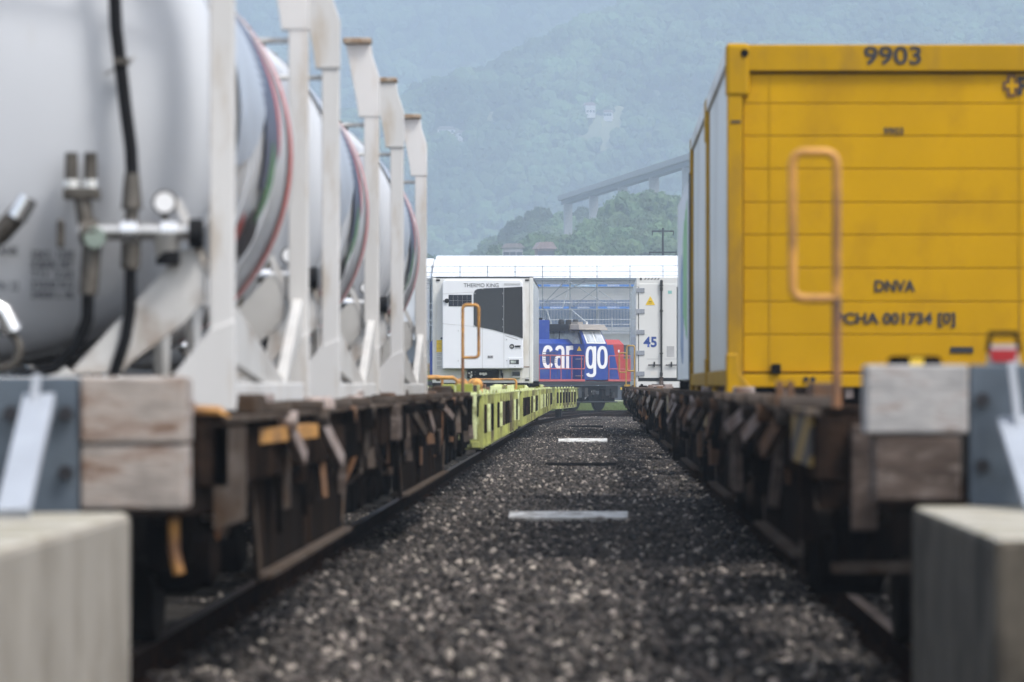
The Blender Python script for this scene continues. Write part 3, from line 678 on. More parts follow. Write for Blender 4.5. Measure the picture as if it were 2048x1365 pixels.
def wagon(name, label, x, y, L, sections, bogies, cols, side=1, zdeck=1.12, hw=1.30, stripes=(), rz=0, group='container wagons', detail=1, flaps=(), panz=.32, pin=.0):
    body, panel, edge, panel_edge = cols
    t = thing(name, label, 'wagon', (x, y, 0), rz, group)
    for sx in (-1, 1):
        MB().box(sx*hw-.07, sx*hw+.07, 0, L, zdeck-.30, zdeck-.02).build('side_sill', body, t, False, .008)
        MB().box(sx*hw-.11, sx*hw+.11, .02, L-.02, zdeck-.019, zdeck).build('sill_flange', edge, t)
    MB().box(-.22, .22, .1, L-.1, .62, zdeck-.06).build('centre_sill', body, t)
    for k in range(int(L/2.6)+1):
        yy = .08+k*(L-.16)/int(L/2.6)
        MB().box(-hw+.08, hw-.08, yy-.08, yy+.08, zdeck-.26, zdeck-.03).build('cross_member', body, t)
    for (a, b) in sections:               # deep side girder, tapered at both ends
        for sx in (-1, 1):
            xx = sx*(hw-.03-pin)
            q = MB().prism([(a, zdeck-.30), (a+.55, panz), (b-.5, panz), (b, zdeck-.30)], 0, xx-.012, xx+.012).build('side_girder', panel, t)
            MB().beam((xx, a+.5, panz-.012), (xx, b-.45, panz-.012), .16, .022).build('bottom_flange', panel_edge, q)
            MB().beam((xx+sx*.01, b, zdeck-.31), (xx+sx*.01, b-.5, panz), .12, .022, (1, 0, 0)).build('end_flange', panel_edge, q)
            MB().beam((xx+sx*.01, a, zdeck-.31), (xx+sx*.01, a+.55, panz), .12, .022, (1, 0, 0)).build('end_flange', panel_edge, q)
            n = max(2, int((b-a)/3.4))
            for k in range(1, n):
                yy = a+.55+(b-a-1.05)*k/n
                MB().box(xx+sx*.012-.03, xx+sx*.012+.03, yy-.012, yy+.012, panz+.02, zdeck-.31).build('rib', panel, q)
    for bg_ in bogies: bogie(t, 0, bg_)
    for e, s2 in ((0, -1), (L, 1)):
        MB().box(-hw-.05, hw+.05, e-.06+(.08 if s2 < 0 else -.08), e+.06+(.08 if s2 < 0 else -.08), zdeck-.42, zdeck+.012).build('end_beam', body, t, False, .008)
        for sx in (-1, 1):
            o = MB().lathe([(0, .11), (-.28, .11), (-.28, .085), (-.55, .085)], sx*.875, 1.06-.06, e+(0 if s2 < 0 else .0), 14)
            if s2 > 0: o = MB().lathe([(0, .11), (.28, .11), (.28, .085), (.55, .085)], sx*.875, 1.0, e, 14)
            bo = o.build('buffer', 'buffer', t, True)
            o = MB().prism([(sx*.875-.225, .84), (sx*.875+.225, .84), (sx*.875+.225, 1.16), (sx*.875-.225, 1.16)], 1, e+s2*.55, e+s2*.59)
            o.build('buffer_head', 'buffer', bo, False, .02)
        MB().tube([(0, e, .98), (0, e+s2*.25, .98), (0, e+s2*.3, .9), (0, e+s2*.28, .7)], .04, 8).build('coupling', 'under', t, True)
    for (a, b, sx) in stripes:
        MB().box(sx*(hw+.082)-.008, sx*(hw+.082)+.008, a, b, zdeck-.24, zdeck+.002).build('hazard_plate', 'hazard', t)
    rf_ = random.Random(int(y*7)+len(flaps))
    for (yy, sx) in flaps:                 # folded container brackets hanging off the sill at a slant
        q = MB().box(sx*hw-.13, sx*hw+.13, yy-.10, yy+.10, zdeck+.001, zdeck+.055).build('container_support', edge, t, False, .01)
        xx = sx*(hw+.10)
        if rf_.random() < .55: ll = rf_.uniform(.5, 1.1); MB().beam((xx, yy, zdeck-.03), (xx+sx*rf_.uniform(.04, .12), yy+.5*ll, zdeck-.27*ll), rf_.uniform(.03, .05), rf_.uniform(.05, .08), (0, -.4, 1)).build('support_arm', rf_.choice(['wornpink_lit', 'worn', 'rustbright', 'wornpink_lit']), q)
        else: MB().box(xx-.02, xx+.05, yy-.2, yy+rf_.uniform(.1, .4), zdeck-rf_.uniform(.15, .4), zdeck-.01).build('side_fitting', rf_.choice(['under', 'brown', 'worn', 'timber_dark']), q, False, .01)
        MB().tube([(xx-.05, yy, zdeck-.04), (xx+.06, yy, zdeck-.04)], .05, 8).build('hinge_pin', random.choice(['worn', 'rustbright', 'wornpink_lit', 'brown']), q)
    return t
# left: rusty tank carrying wagon (two units) -------------------------------------------------
BR = ('brown', 'brownpanel', 'worn', 'worn')
XLw = -2.93
L1 = wagon('container_wagon', 'rusty brown articulated wagon carrying the three white tank containers', XLw, 21.3, 40.3,
      [(2.6, 11.6), (20.4, 33.0)], [1.9, 13.2, 16.0, 18.9, 35.0, 38.4], BR, flaps=[(3.3, 1), (6.2, 1), (9.4, 1), (12.0, 1), (16.5, 1), (19.5, 1), (23.5, 1), (27.5, 1), (31, 1), (34, 1), (36.5, 1), (38.5, 1)], zdeck=1.10)
q = MB().prism([(1.30, .62), (1.42, .66), (1.42, 1.06), (1.30, 1.06)], 1, .0, .3).build('step_bracket', 'worn', L1)
# orange grab irons at the near corner
def path_tube(pts, r, m, parent, name='grab_iron'): return MB().tube(pts, r, 8).build(name, m, parent, True)
s_ = 436
def PW(root, u, v, s, y): x_, z_ = px(u, v, s); return (x_-root.location.x, y, z_)
path_tube([PW(L1, 440, 905, 425, .3), PW(L1, 445, 915, 425, .3), PW(L1, 500, 918, 425, .3), PW(L1, 511, 905, 425, .3), PW(L1, 511, 830, 425, .3), PW(L1, 500, 818, 425, .3), PW(L1, 455, 816, 425, .3)], .022, 'orange', L1)
path_tube([PW(L1, 414, 985, 432, .1), PW(L1, 412, 1010, 432, .1), PW(L1, 412, 1075, 432, .1), PW(L1, 421, 1120, 432, .1)], .026, 'orange', L1)
MB().beam((1.30, 1.3, 1.0), (1.42, 5.0, 1.0), .10, .07).build('lever_bar', 'orange', L1)
MB().box(1.24, 1.40, .15, .5, .66, 1.05).build('corner_post', 'timber_grey', L1, False, .01)
for yy in (7.6, 8.6, 12.6): MB().lathe([(0, .07), (.12, .07), (.15, .05)], 1.30, 1.02, yy, 12, 2).build('twist_lock', 'wornpink_lit', L1, True)
# debris of brackets on the deck
def deck_bits(t, n, L, hw, z, m=('worn', 'rustbright', 'brown', 'wornpink_lit'), seed=1):
    r = random.Random(seed)
    for k in range(n):
        y = L*(k+.5)/n+r.uniform(-.3, .3); sx = 1
        w, l, h = r.uniform(.05, .14), r.uniform(.08, .4), r.uniform(.05, .13)
        x = (hw-r.uniform(0, .5))*(1 if r.random() < .75 else -1)
        MB().box(x-w, x+w, y-l, y+l, z+.002, z+h).build('deck_fitting', r.choice(m), t, False, .01)
deck_bits(L1, 40, 40, 1.3, 1.10)
for k in range(14):       # gear hanging below the deck between the girders
    r = random.Random(k+60); y = random.Random(k).uniform(12, 20) if k < 8 else r.uniform(33.5, 39)
    MB().box(1.05, 1.05+r.uniform(.08, .22), y, y+r.uniform(.15, .5), r.uniform(.25, .5), r.uniform(.6, .82)).build('brake_gear', r.choice(['under', 'brown', 'under', 'worn']), L1, False, .02)

# right: dark wagons --------------------------------------------------------------------------
BK = ('brown', 'brownpanel', 'worn', 'worn')
RW = []
specs = [(21.3, 40.2, [(2.6, 9.4), (15.4, 21.7), (27.5, 35.5)], [1.9, 11.2, 13.6, 24.5, 37.6], 'near dark wagon under the yellow containers, red tail signal on its end'),
         (62.8, 33.2, [(3.2, 12), (18, 28)], [2, 15.5, 31], 'empty dark wagon with hazard stripes just behind the green and white container'),
         (97.3, 33.9, [(3.2, 13), (18, 29)], [2, 15.5, 31.8], 'empty dark wagon standing in front of the reefer numbered 45'),
         (132.6, 28.4, [(3.2, 12), (16, 25)], [2, 14, 26.4], 'farthest dark wagon carrying the reefer numbered 45')]
for i, (y, L, se, bo, lab) in enumerate(specs):
    st = [(.1, 2.1, -1), (L-2.2, L-.1, -1), (L/2-1.6, L/2+1.2, -1)]
    fl = [(v, -1) for v in np.arange(2.6, L-1, 2.7)]
    w = wagon('container_wagon', lab, XR, y, L, se, bo, BK, stripes=st, flaps=fl, zdeck=1.13, hw=1.26, panz=.42)
    deck_bits(w, int(L*1.1), L, 1.26, 1.13, seed=i+5)
    for k in range(10):
        r = random.Random(k+160+i); yy = r.uniform(1.2, L-1.5)
        MB().box(-1.15-r.uniform(.02, .12), -1.0, yy, yy+r.uniform(.15, .5), r.uniform(.25, .5), r.uniform(.6, .82)).build('brake_gear', r.choice(['under', 'brown', 'worn']), w, False, .02)
    RW.append(w)
w = RW[0]
loop(w, -1.23, .2, 1.12, 2.24, .19, .63, 1)
MB(w).box(1.02, 1.43, 21.5, 21.7, .43, .47).build('step_plate', 'worn', w)
MB(w).box(1.03, 1.06, 21.55, 21.65, .47, .9).build('step_hanger', 'under', w)
o = MB(w).box(1.085, 1.195, 21.22, 21.30, .62, 1.07).build('corner_plate', 'timber_dark', w, False, .01)
for u_ in (1575, 1597): MB(w).box((u_-1192)/400-.018, (u_-1192)/400+.018, 26, 26.1, 1.131, 1.26).build('deck_peg', 'rustbright', w)
x_, z_ = px(1825, 722, 455)
o = MB(w).box(x_-.11, x_+.11, 21.7, 22.0, 1.131, z_+.02).build('brake_wheel_box', 'under', w, False, .02)
MB(w).box(x_-.03, x_+.03, 21.69, 21.70, z_-.02, z_+.01).build('mark', 'signyellow', o)
tl = thing('tail_signal', 'red and white tail signal standing on the end of the near right wagon', 'signal lamp', ((2005-1192)/460, 21.7, 1.14))
x_ = tl.location.x
def TS(u, v): a = px(u, v, 460); return (a[0], a[1])
MB(tl).prism([TS(1972, 735), TS(2040, 735), TS(2034, 690), TS(1978, 690)], 1, 21.72, 21.74).build('signal_plate', 'greysticker', tl)
MB(tl).prism([TS(1984, 724), TS(2028, 724), TS(2035, 699), TS(1977, 699)], 1, 21.70, 21.715).build('red_reflector', 'lampred', tl)
path_tube([tuple([a-b for a, b in zip((TS(u, v)[0], 21.73, TS(u, v)[1]), tl.location)]) for u, v in ((1976, 705), (1980, 668), (2033, 668), (2038, 705))], .014, 'dark', tl, 'carrying_handle')
w = RW[2]
loop(RW[2], -1.26, 33.2, 1.13, 2.26, .20, .66, 1, 'amber', 'amber')
loop(RW[3], -1.3, 27.9, 1.13, 2.26, .22, .62, 1, 'amber', 'amber')
MB().box(-1.35, .3, 28.42, 28.44, .85, 1.25).build('hazard_board', 'hazardx', RW[3])
loop(RW[3], -1.0, 28.3, 1.13, 2.2, .12, .8, -1, 'amber', 'amber')

def clutter(t, L, hw, zd, side, n, seed):      # brake rods, hoses, hooks and brackets hanging off the visible side
    r = random.Random(seed)
    for k in range(n):
        y = .4+(L-.8)*(k+r.random())/n; x = side*(hw+r.uniform(-.06, .09)); q = r.random()
        m = r.choice(['under', 'under', 'brown', 'brown', 'worn', 'worn', 'rustbright', 'timber_dark'])
        if q < .35: MB().beam((x, y, zd-r.uniform(.0, .12)), (x+side*r.uniform(-.02, .06), y+r.uniform(-.25, .25), zd-r.uniform(.25, .55)), r.uniform(.025, .06), r.uniform(.03, .08), (1, .3, 0)).build('bracket', m, t)
        elif q < .6:
            z0 = zd-.3; d = r.uniform(.1, .3); w = r.uniform(.2, .5)
            MB().tube([(x, y+w*(i/6-.5), z0-d*math.sin(math.pi*i/6)) for i in range(7)], r.uniform(.012, .02), 6).build('air_hose', r.choice(['under', 'under', 'worn']), t, True)
        elif q < .8: MB().box(x-.03, x+.03, y-r.uniform(.04, .2), y+r.uniform(.04, .2), zd-r.uniform(.3, .62), zd-r.uniform(.08, .26)).build('side_box', m, t, False, .008)
        else: MB().tube([(x, y, zd-.02), (x, y, zd-r.uniform(.25, .5)), (x-side*.08, y+.03, zd-r.uniform(.5, .6))], r.uniform(.012, .022), 6).build('release_rod', r.choice(['worn', 'orange_old', 'under', 'under']), t, True)
clutter(L1, 40.3, 1.32, 1.10, 1, 62, 3)
for i, w_ in enumerate(RW): clutter(w_, specs[i][1], 1.28, 1.13, -1, int(specs[i][1]*1.5), 20+i)
# lime wagons ---------------------------------------------------------------------------------
LM = ('limedeep', 'under', 'lime', 'lime')
def lime_wagon(y, L, label, x=XLw, rz=0, seed=1):
    t = wagon('pocket_wagon', label, x, y, L, [], [1.9, L-1.9], LM, zdeck=1.12, hw=1.34, rz=rz, group='lime green wagons')
    r = random.Random(seed)
    for sx in (-1, 1):
        X = sx*1.36
        for z0, z1, m_n, nm in ((.96, 1.10, 'lime', 'top_chord'), (.42, .50, 'lime', 'bottom_chord')):
            MB().box(X-.05, X+.05, 2.6, L-2.6, z0, z1).build(nm, m_n, t, False, .005)
        MB().box(X-.19, X+.07, 2.7, L-2.7, .395, .42).build('bottom_flange', 'lime', t)
        MB().box(X-sx*.14-.02, X-sx*.14+.02, 2.6, L-2.6, .45, 1.0).build('inner_girder', 'under', t)
        n = int((L-5.2)/2.1)
        for k in range(n+1):
            yy = 2.7+(L-5.4)*k/n
            MB().box(X+sx*.02-.09, X+sx*.02+.09, yy-.05, yy+.05, .42, 1.115).build('post', 'lime', t, False, .006)
            if k < n:
                sp = (L-5.4)/n
                MB().box(X+sx*.055-.01, X+sx*.055+.01, yy+.16, yy+.16+sp*.30, .82, 1.17).build('bright_plate', 'limelight', t)
                MB().box(X+sx*.055-.01, X+sx*.055+.01, yy+sp*.52, yy+sp*.86, .78+r.uniform(-.05, .1), 1.06).build('side_plate', 'limelight' if r.random() < .6 else 'limedeep', t)
                for j in range(4):
                    yq = yy+sp*(j+.8)/5; MB().box(X+sx*.04-.015, X+sx*.04+.015, yq-.03, yq+.03, .50, .96).build('slat', r.choice(['limedeep', 'under', 'brown', 'brownpanel', 'brown']), t)
                if r.random() < .8: MB().box(X-.03, X+.10*sx+.03, yy+sp*.4, yy+sp*.5, .6, .98).build('latch_box', r.choice(['under', 'brown', 'limelight', 'worn']), t, False, .01)
    MB().box(1.08, 1.44, -.02, .06, .55, 1.14).build('corner_plate', 'limelight', t, False, .01)
    MB().box(.75, 1.42, .06, 2.4, 1.121, 1.15).build('end_platform', 'limedeep', t)
    for sx in (-1, 1):
        MB().box(sx*1.36-.05, sx*1.36+.05, .1, 2.5, .72, 1.09).build('end_side_plate', 'lime', t, False, .01)
        MB().box(sx*1.36-.05, sx*1.36+.05, L-2.5, L-.1, .72, 1.09).build('end_side_plate', 'lime', t, False, .01)
    return t
def flat_loop(t, x0, x1, y, z0, h, m='orange'):
    c = .06; pts = []
    for cx, cz, a0 in ((x0+c, z0+c, -math.pi/2), ):
        pass
    for (cx, cz, a0, a1) in ((x0+c, z0+c, 1.5*math.pi, math.pi), (x0+c, z0+h-c, math.pi, .5*math.pi), (x1-c, z0+h-c, .5*math.pi, 0), (x1-c, z0+c, 0, -.5*math.pi)):
        for k in range(5):
            a = a0+(a1-a0)*k/4; pts.append((cx+c*math.cos(a), y, cz+c*math.sin(a)))
    pts.append(pts[0]); MB().tube(pts, .022, 8).build('grab_loop', m, t, True)
W1 = lime_wagon(62.4, 33.6, 'nearest lime green wagon, its corner loop of orange handrail in front of the left reefer', seed=1)
W2 = lime_wagon(97.2, 30.6, 'middle lime green wagon between the orange handrail wagon and the left reefer', seed=2)
W3 = lime_wagon(129.0, 39.0, 'lime green wagon standing under the white refrigerated container', seed=3)
W4 = lime_wagon(169.2, 21, 'farthest lime green wagon angled toward the blue locomotive', XLw+.0, R(-2.3), 4)
W1.location.x = W2.location.x = XLw
loop(W1, 1.26, .25, 1.12, 2.24, .20, .66, -1, 'orange', 'orange_old')
path_tube([(.97, 8.6, 1.15), (.97, 8.6, 1.29), (.9, 8.6, 1.34), (-.05, 8.6, 1.34), (-.12, 8.6, 1.3), (-.12, 8.6, 1.15)], .028, 'orange', W1, 'stanchion')
flat_loop(W1, -.5, .55, 15, 1.15, .22); 
flat_loop(W2, .35, 1.30, 5, 1.13, .22); flat_loop(W4, .0, .7, 1.2, 1.16, .2)
MB().box(-1.3, 1.3, 10.0, 10.12, 1.121, 1.18).build('cross_bar', 'orange', W1, False, .02)
for (xx, yy) in ((-1.25, 1.2), (1.0, 9.5), (1.15, 12), (.9, 20), (-1.2, 14)):
    MB().lathe([(-.09, .05), (0, .10), (.09, .05)], xx, 1.24, yy, 12).build('roller', 'orange', W1, True)
for i, wgn in enumerate((W1, W2, W3)): deck_bits(wgn, 26, 30, 1.3, 1.125, ('limedeep', 'worn', 'rustbright', 'lime', 'limelight'), 40+i)

# ------------------------------------------------------------------ tank containers
def arc_patch(y0, y1, a0, a1, r, cz, name, m, parent, skew=0.):
    mb = MB(); n = 28; vs = []
    for k in range(n+1):
        a = R(a0+(a1-a0)*k/n); f = math.sin(math.pi*k/n)
        for yy in (y0, y1):
            y_ = yy+skew*k/n
            if yy == y1: y_ = y0+skew*k/n+(y1-y0)*(f**.6 if skew else 1)
            vs.append((r*math.cos(a), y_, cz+r*math.sin(a)))
    mb.add(vs, [(2*k, 2*k+1, 2*k+3, 2*k+2) for k in range(n)])
    mb.build(name, m, parent, True)
def tank(label, y, zb=1.12, text=True):
    t = thing('tank_container', label, 'tank container', (XLw, y, zb), 0, 'white tank containers')
    hw, Ht, L = 1.25, 2.80, 6.06
    cz, r = 1.42, 1.19
    prof = [(.10, .0)]
    for k in range(1, 12):
        a = k/11*math.pi/2; prof.append((.52-.40*math.cos(a)**1.0+.0, r*math.sin(a)**.85))
    prof = [(.12+.40*(1-math.cos(a)), r*math.sin(a)**.80) for a in np.linspace(0.02, math.pi/2, 14)]
    back = [(L-p[0], p[1]) for p in prof[::-1]]
    sh = MB().lathe(prof+back, 0, cz, 0, 64).build('tank_shell', 'tankwhite', t, True)
    for yy in (.62, 2.2, 3.86, L-.62): MB().lathe([(yy-.04, r+.003), (yy-.04, r+.014), (yy+.04, r+.014), (yy+.04, r+.003)], 0, cz, 0, 64).build('hoop', 'tankwhite', sh, True)
    rr = r+.018
    arc_patch(4.93, 5.2, -62, 62, rr, cz, 'red_stripe', 'tankred', sh)
    arc_patch(.9, 3.2, -12, 55, rr, cz, 'grey_swoosh', 'tankgrey', sh, .5)
    arc_patch(2.9, 4.3, -14, 46, rr, cz, 'blue_swoosh', 'tankblue', sh, .1)
    arc_patch(3.9, 4.15, -4, 30, rr+.002, cz, 'red_swoosh', 'tankred', sh, .1)
    arc_patch(3.1, 3.5, -22, 0, rr+.004, cz, 'green_swoosh', 'tankgreen', sh, .3)
    arc_patch(2.3, 3.3, -38, -18, rr, cz, 'dark_swoosh', 'tankdark', sh, .6)
    arc_patch(1.6, 2.2, -48, -20, rr+.003, cz, 'red_swoosh', 'tankred', sh, .7)
    for e, s in ((0, 1), (L, -1)):
        for sx in (-1, 1):
            def X(d): return sx*(hw-d)
            ya, yb = (e, e+s*.11)
            MB().prism([(X(.0), .02), (X(.115), .02), (X(.115), 2.42), (X(0), 2.42)], 1, ya, yb).build('corner_post', 'framewhite', t, False, .008)
            g = MB().prism([(X(-.004), 2.19), (X(.155), 2.19), (X(.17), 2.30), (X(.255), 2.755), (X(.062), 2.755), (X(.05), 2.66), (X(-.004), 2.50)], 1, e-s*.012, yb+s*.006).build('top_gusset', 'framewhite', t, False, .005)
            MB().prism([(X(.055), 2.756), (X(.275), 2.756), (X(.275), Ht), (X(.055), Ht)], 1, e-s*.03, e+s*.17).build('corner_cap', 'rustcap', g, False, .01)
            MB().prism([(X(-.004), -.0), (X(-.004), .42), (X(.10), .38), (X(.125), .36), (X(.33), .10), (X(.33), .0)], 1, e-s*.014, yb+s*.01).build('bottom_gusset', 'framewhite', t, False, .006)
            MB().beam((X(.05), e+s*.055, .50), (X(.27), e+s*.055, .98), .035, .05, (0, 1, 0)).build('strut', 'framewhite', t)
            # slanting saddle plate under the dished end
            pp = [(138, 748), (252, 626), (323, 549), (365, 500), (412, 500), (412, 600), (369, 648), (262, 725), (240, 748)]
            MB().prism([(sx*((u-1192)/430-XLw), H+(770-v)/430-1.12) for u, v in pp], 1, e+s*.04, e+s*.075).build('saddle_plate', 'saddle', t, False, .005)
        MB().box(-hw+.34, hw-.34, min(e, e+s*.12), max(e, e+s*.12), .02, .16).build('bottom_beam', 'framewhite', t, False, .01)
        MB().tube([(-hw+.1, e+s*.05, 2.13), (hw-.1, e+s*.05, 2.13)], .018, 6).build('top_rod', 'saddle', t)
    for sx in (-1, 1):
        X = sx*(hw-.06)
        MB().box(X-.05, X+.05, .3, L-.3, .03, .13).build('side_rail', 'framewhite', t, False, .008)
        MB().prism([(.12, .54), (.12, .24), (4.2, .06), (4.55, .06), (4.5, .12)], 0, X-.03, X+.03).build('side_brace', 'saddle', t, False, .006)
        MB().prism([(L-.12, .62), (L-.12, .40), (L-1.5, .13), (L-1.75, .13)], 0, X-.03, X+.03).build('side_brace', 'saddle', t, False, .006)
        for yy in (1.0, 2.9, 4.9):
            MB().prism([(yy-.18, .13), (yy+.18, .13), (yy+.3, .55), (yy-.3, .55)], 0, X-sx*.36-.02, X-sx*.36+.02).build('cradle', 'saddle', t)
    MB().box(-.28, .28, .7, L-.7, cz+r-.01, cz+r+.10).build('walkway', 'steel', t)
    for yy in (1.0, 2.4, 4.0, 5.3): MB().lathe([(0, .16), (.12, .16), (.16, .1)], .35, cz+r-.1, yy, 14, 2).build('manlid', 'dark', t, True)
    # valve gear on the near end; pixel read-offs of the first tank give metres on the end plane
    def V(u, v, y): x_, z_ = px(u, v, 428); return (x_-XLw, y, z_-1.12)
    mn = MB().tube([V(165, 466, .02), V(405, 466, .02)], .040, 12).build('manifold', 'steel', t, True)
    for u in (185, 265, 345): MB().tube([V(u-16, 466, .02), V(u+16, 466, .02)], .062, 12).build('flange', 'chrome' if u != 185 else 'valve', mn, True)
    MB().tube([V(340, 470, .0), V(340, 520, .0)], [.065, .05], 12).build('outlet', 'steel', mn, True)
    MB().tube([V(342, 505, .0), V(342, 532, .0)], .055, 12).build('cap', 'hose', mn, True)
    MB().tube([V(385, 470, .0), V(412, 470, .0)], .07, 14).build('end_cap', 'hose', mn, True)
    g = MB().lathe([(0, .058), (.03, .058)], V(335, 408, 0)[0], V(335, 408, 0)[2], .0, 20).build('gauge', 'valve', t, True)
    MB().lathe([(-.004, .047), (0, .047)], V(335, 408, 0)[0], V(335, 408, 0)[2], .0, 20).build('dial', 'white', g, True)
    MB().tube([V(335, 425, .02), V(335, 460, .02)], .015, 8).build('gauge_stem', 'valve', g, True)
    vb = MB().box(V(133, 0, 0)[0], V(205, 0, 0)[0], 0, .1, V(0, 402, 0)[2], V(0, 378, 0)[2]).build('valve_block', 'valve', t, False, .01)
    for u in (148, 186):
        MB().tube([V(u, 378, .05), V(u, 308, .05)], [.034, .03], 12).build('relief_valve', 'valve', vb, True)
        MB().tube([V(u, 378, .05), V(u, 362, .05)], .044, 12).build('collar', 'chrome', vb, True)
    MB().tube([V(170, 400, .05), V(180, 470, .04)], .04, 10).build('riser', 'valve', vb, True)
    MB().lathe([(0, .05), (.04, .05)], V(198, 478, 0)[0], V(198, 478, 0)[2], -.04, 14).build('hand_wheel', 'greengrey', mn, True)
    MB().box(V(120, 0, 0)[0], V(135, 0, 0)[0], 0, .06, V(0, 500, 0)[2], V(0, 440, 0)[2]).build('lever', 'valve', mn, False, .02)
    hs = MB().tube([V(228, -150, .07), V(232, -40, .07), V(236, 60, .07), V(244, 125, .07), V(255, 220, .07), V(266, 300, .06), V(269, 352, .05)], .031, 10).build('hose', 'hose', t, True)
    MB().tube([V(268, 350, .05), V(269, 420, .04)], [.035, .05], 12).build('coupling', 'valve', hs, True)
    MB().tube([V(269, 415, .04), V(267, 470, .03)], .032, 12).build('stem', 'valve', hs, True)
    MB().box(V(232, 0, 0)[0], V(262, 0, 0)[0], .03, .13, V(0, 132, 0)[2], V(0, 120, 0)[2]).build('hose_clamp', 'valve', hs)
    MB().tube([V(210, 150, .12), V(275, 118, .06)], .008, 6).build('clamp_wire', 'saddle', hs, True)
    h2 = MB().tube([V(268, 480, .03), V(266, 540, .03)], .045, 12).build('lower_valve', 'valve', t, True)
    MB().tube([V(266, 540, .03), V(266, 620, .03), V(256, 680, .03), V(235, 745, .03), V(215, 790, .03)], .028, 10).build('drain_hose', 'hose', h2, True)
    MB().tube([V(182, 590, .03), V(180, 640, .04), V(160, 690, .05), V(115, 735, .08), V(40, 755, .1)], .03, 10).build('drain_hose', 'hose', h2, True)
    MB().tube([V(190, 480, .05), V(182, 590, .04)], .045, 10).build('elbow', 'valve', h2, True)
    p = MB().tube([V(-40, 500, .0), V(10, 470, .0), V(45, 430, .0), V(62, 400, .0)], [.05, .05, .05, .04], 12).build('filler_pipe', 'valve', t, True)
    MB().tube([V(42, 440, -.01), V(66, 398, -.01)], .05, 12).build('filler_cap', 'chrome', p, True)
    MB().tube([V(-40, 600, .0), V(15, 625, .0), V(35, 665, .0)], .05, 12).build('drain_pipe', 'chrome', t, True)
    ring = [V(8+38*math.cos(a), 700+38*math.sin(a), .02) for a in np.linspace(0, 2*math.pi, 24)]
    MB().tube(ring, .02, 8).build('hand_wheel', 'valve', t, True)
    rows = ['22K2  1250', '4 BAR 18T', 'T11  2.65', '33500 KG', '24000 L 06']
    for i, s in enumerate(rows):
        a_ = V(62, 505+i*20, .33); lettering(s, a_[0], .155, a_[2]-.03, .20, .038, 'black', t, .02)
    for i, s in enumerate(('TANK', 'UN 22')):
        a_ = V(-10, 500+i*70, .2); lettering(s, a_[0], .10, a_[2]-.03, .12, .045, 'black', t, .02)
    pl = MB().box(V(340, 0, 0)[0], V(412, 0, 0)[0], .30, .31, V(0, 610, 0)[2], V(0, 530, 0)[2]).build('sign_plate', 'white', t)
    MB().box(V(345, 0, 0)[0], V(408, 0, 0)[0], .29, .299, V(0, 548, 0)[2], V(0, 534, 0)[2]).build('red_band', 'lampred', pl)
    MB().prism([V(366, 570, 0)[::2], V(388, 570, 0)[::2], V(377, 592, 0)[::2]], 1, .29, .299).build('red_arrow', 'lampred', pl)
    return t
T1 = tank('nearest white tank container with black hose and valves on its dished end', 23.2)
T2 = copy_tree(T1); T2.location.y = 32.7; T2['label'] = 'middle one of the three white tank containers in the left row'
T3 = copy_tree(T1); T3.location.y = 43.6; T3['label'] = 'farthest white tank container, its rusty cap just left of the warehouse'

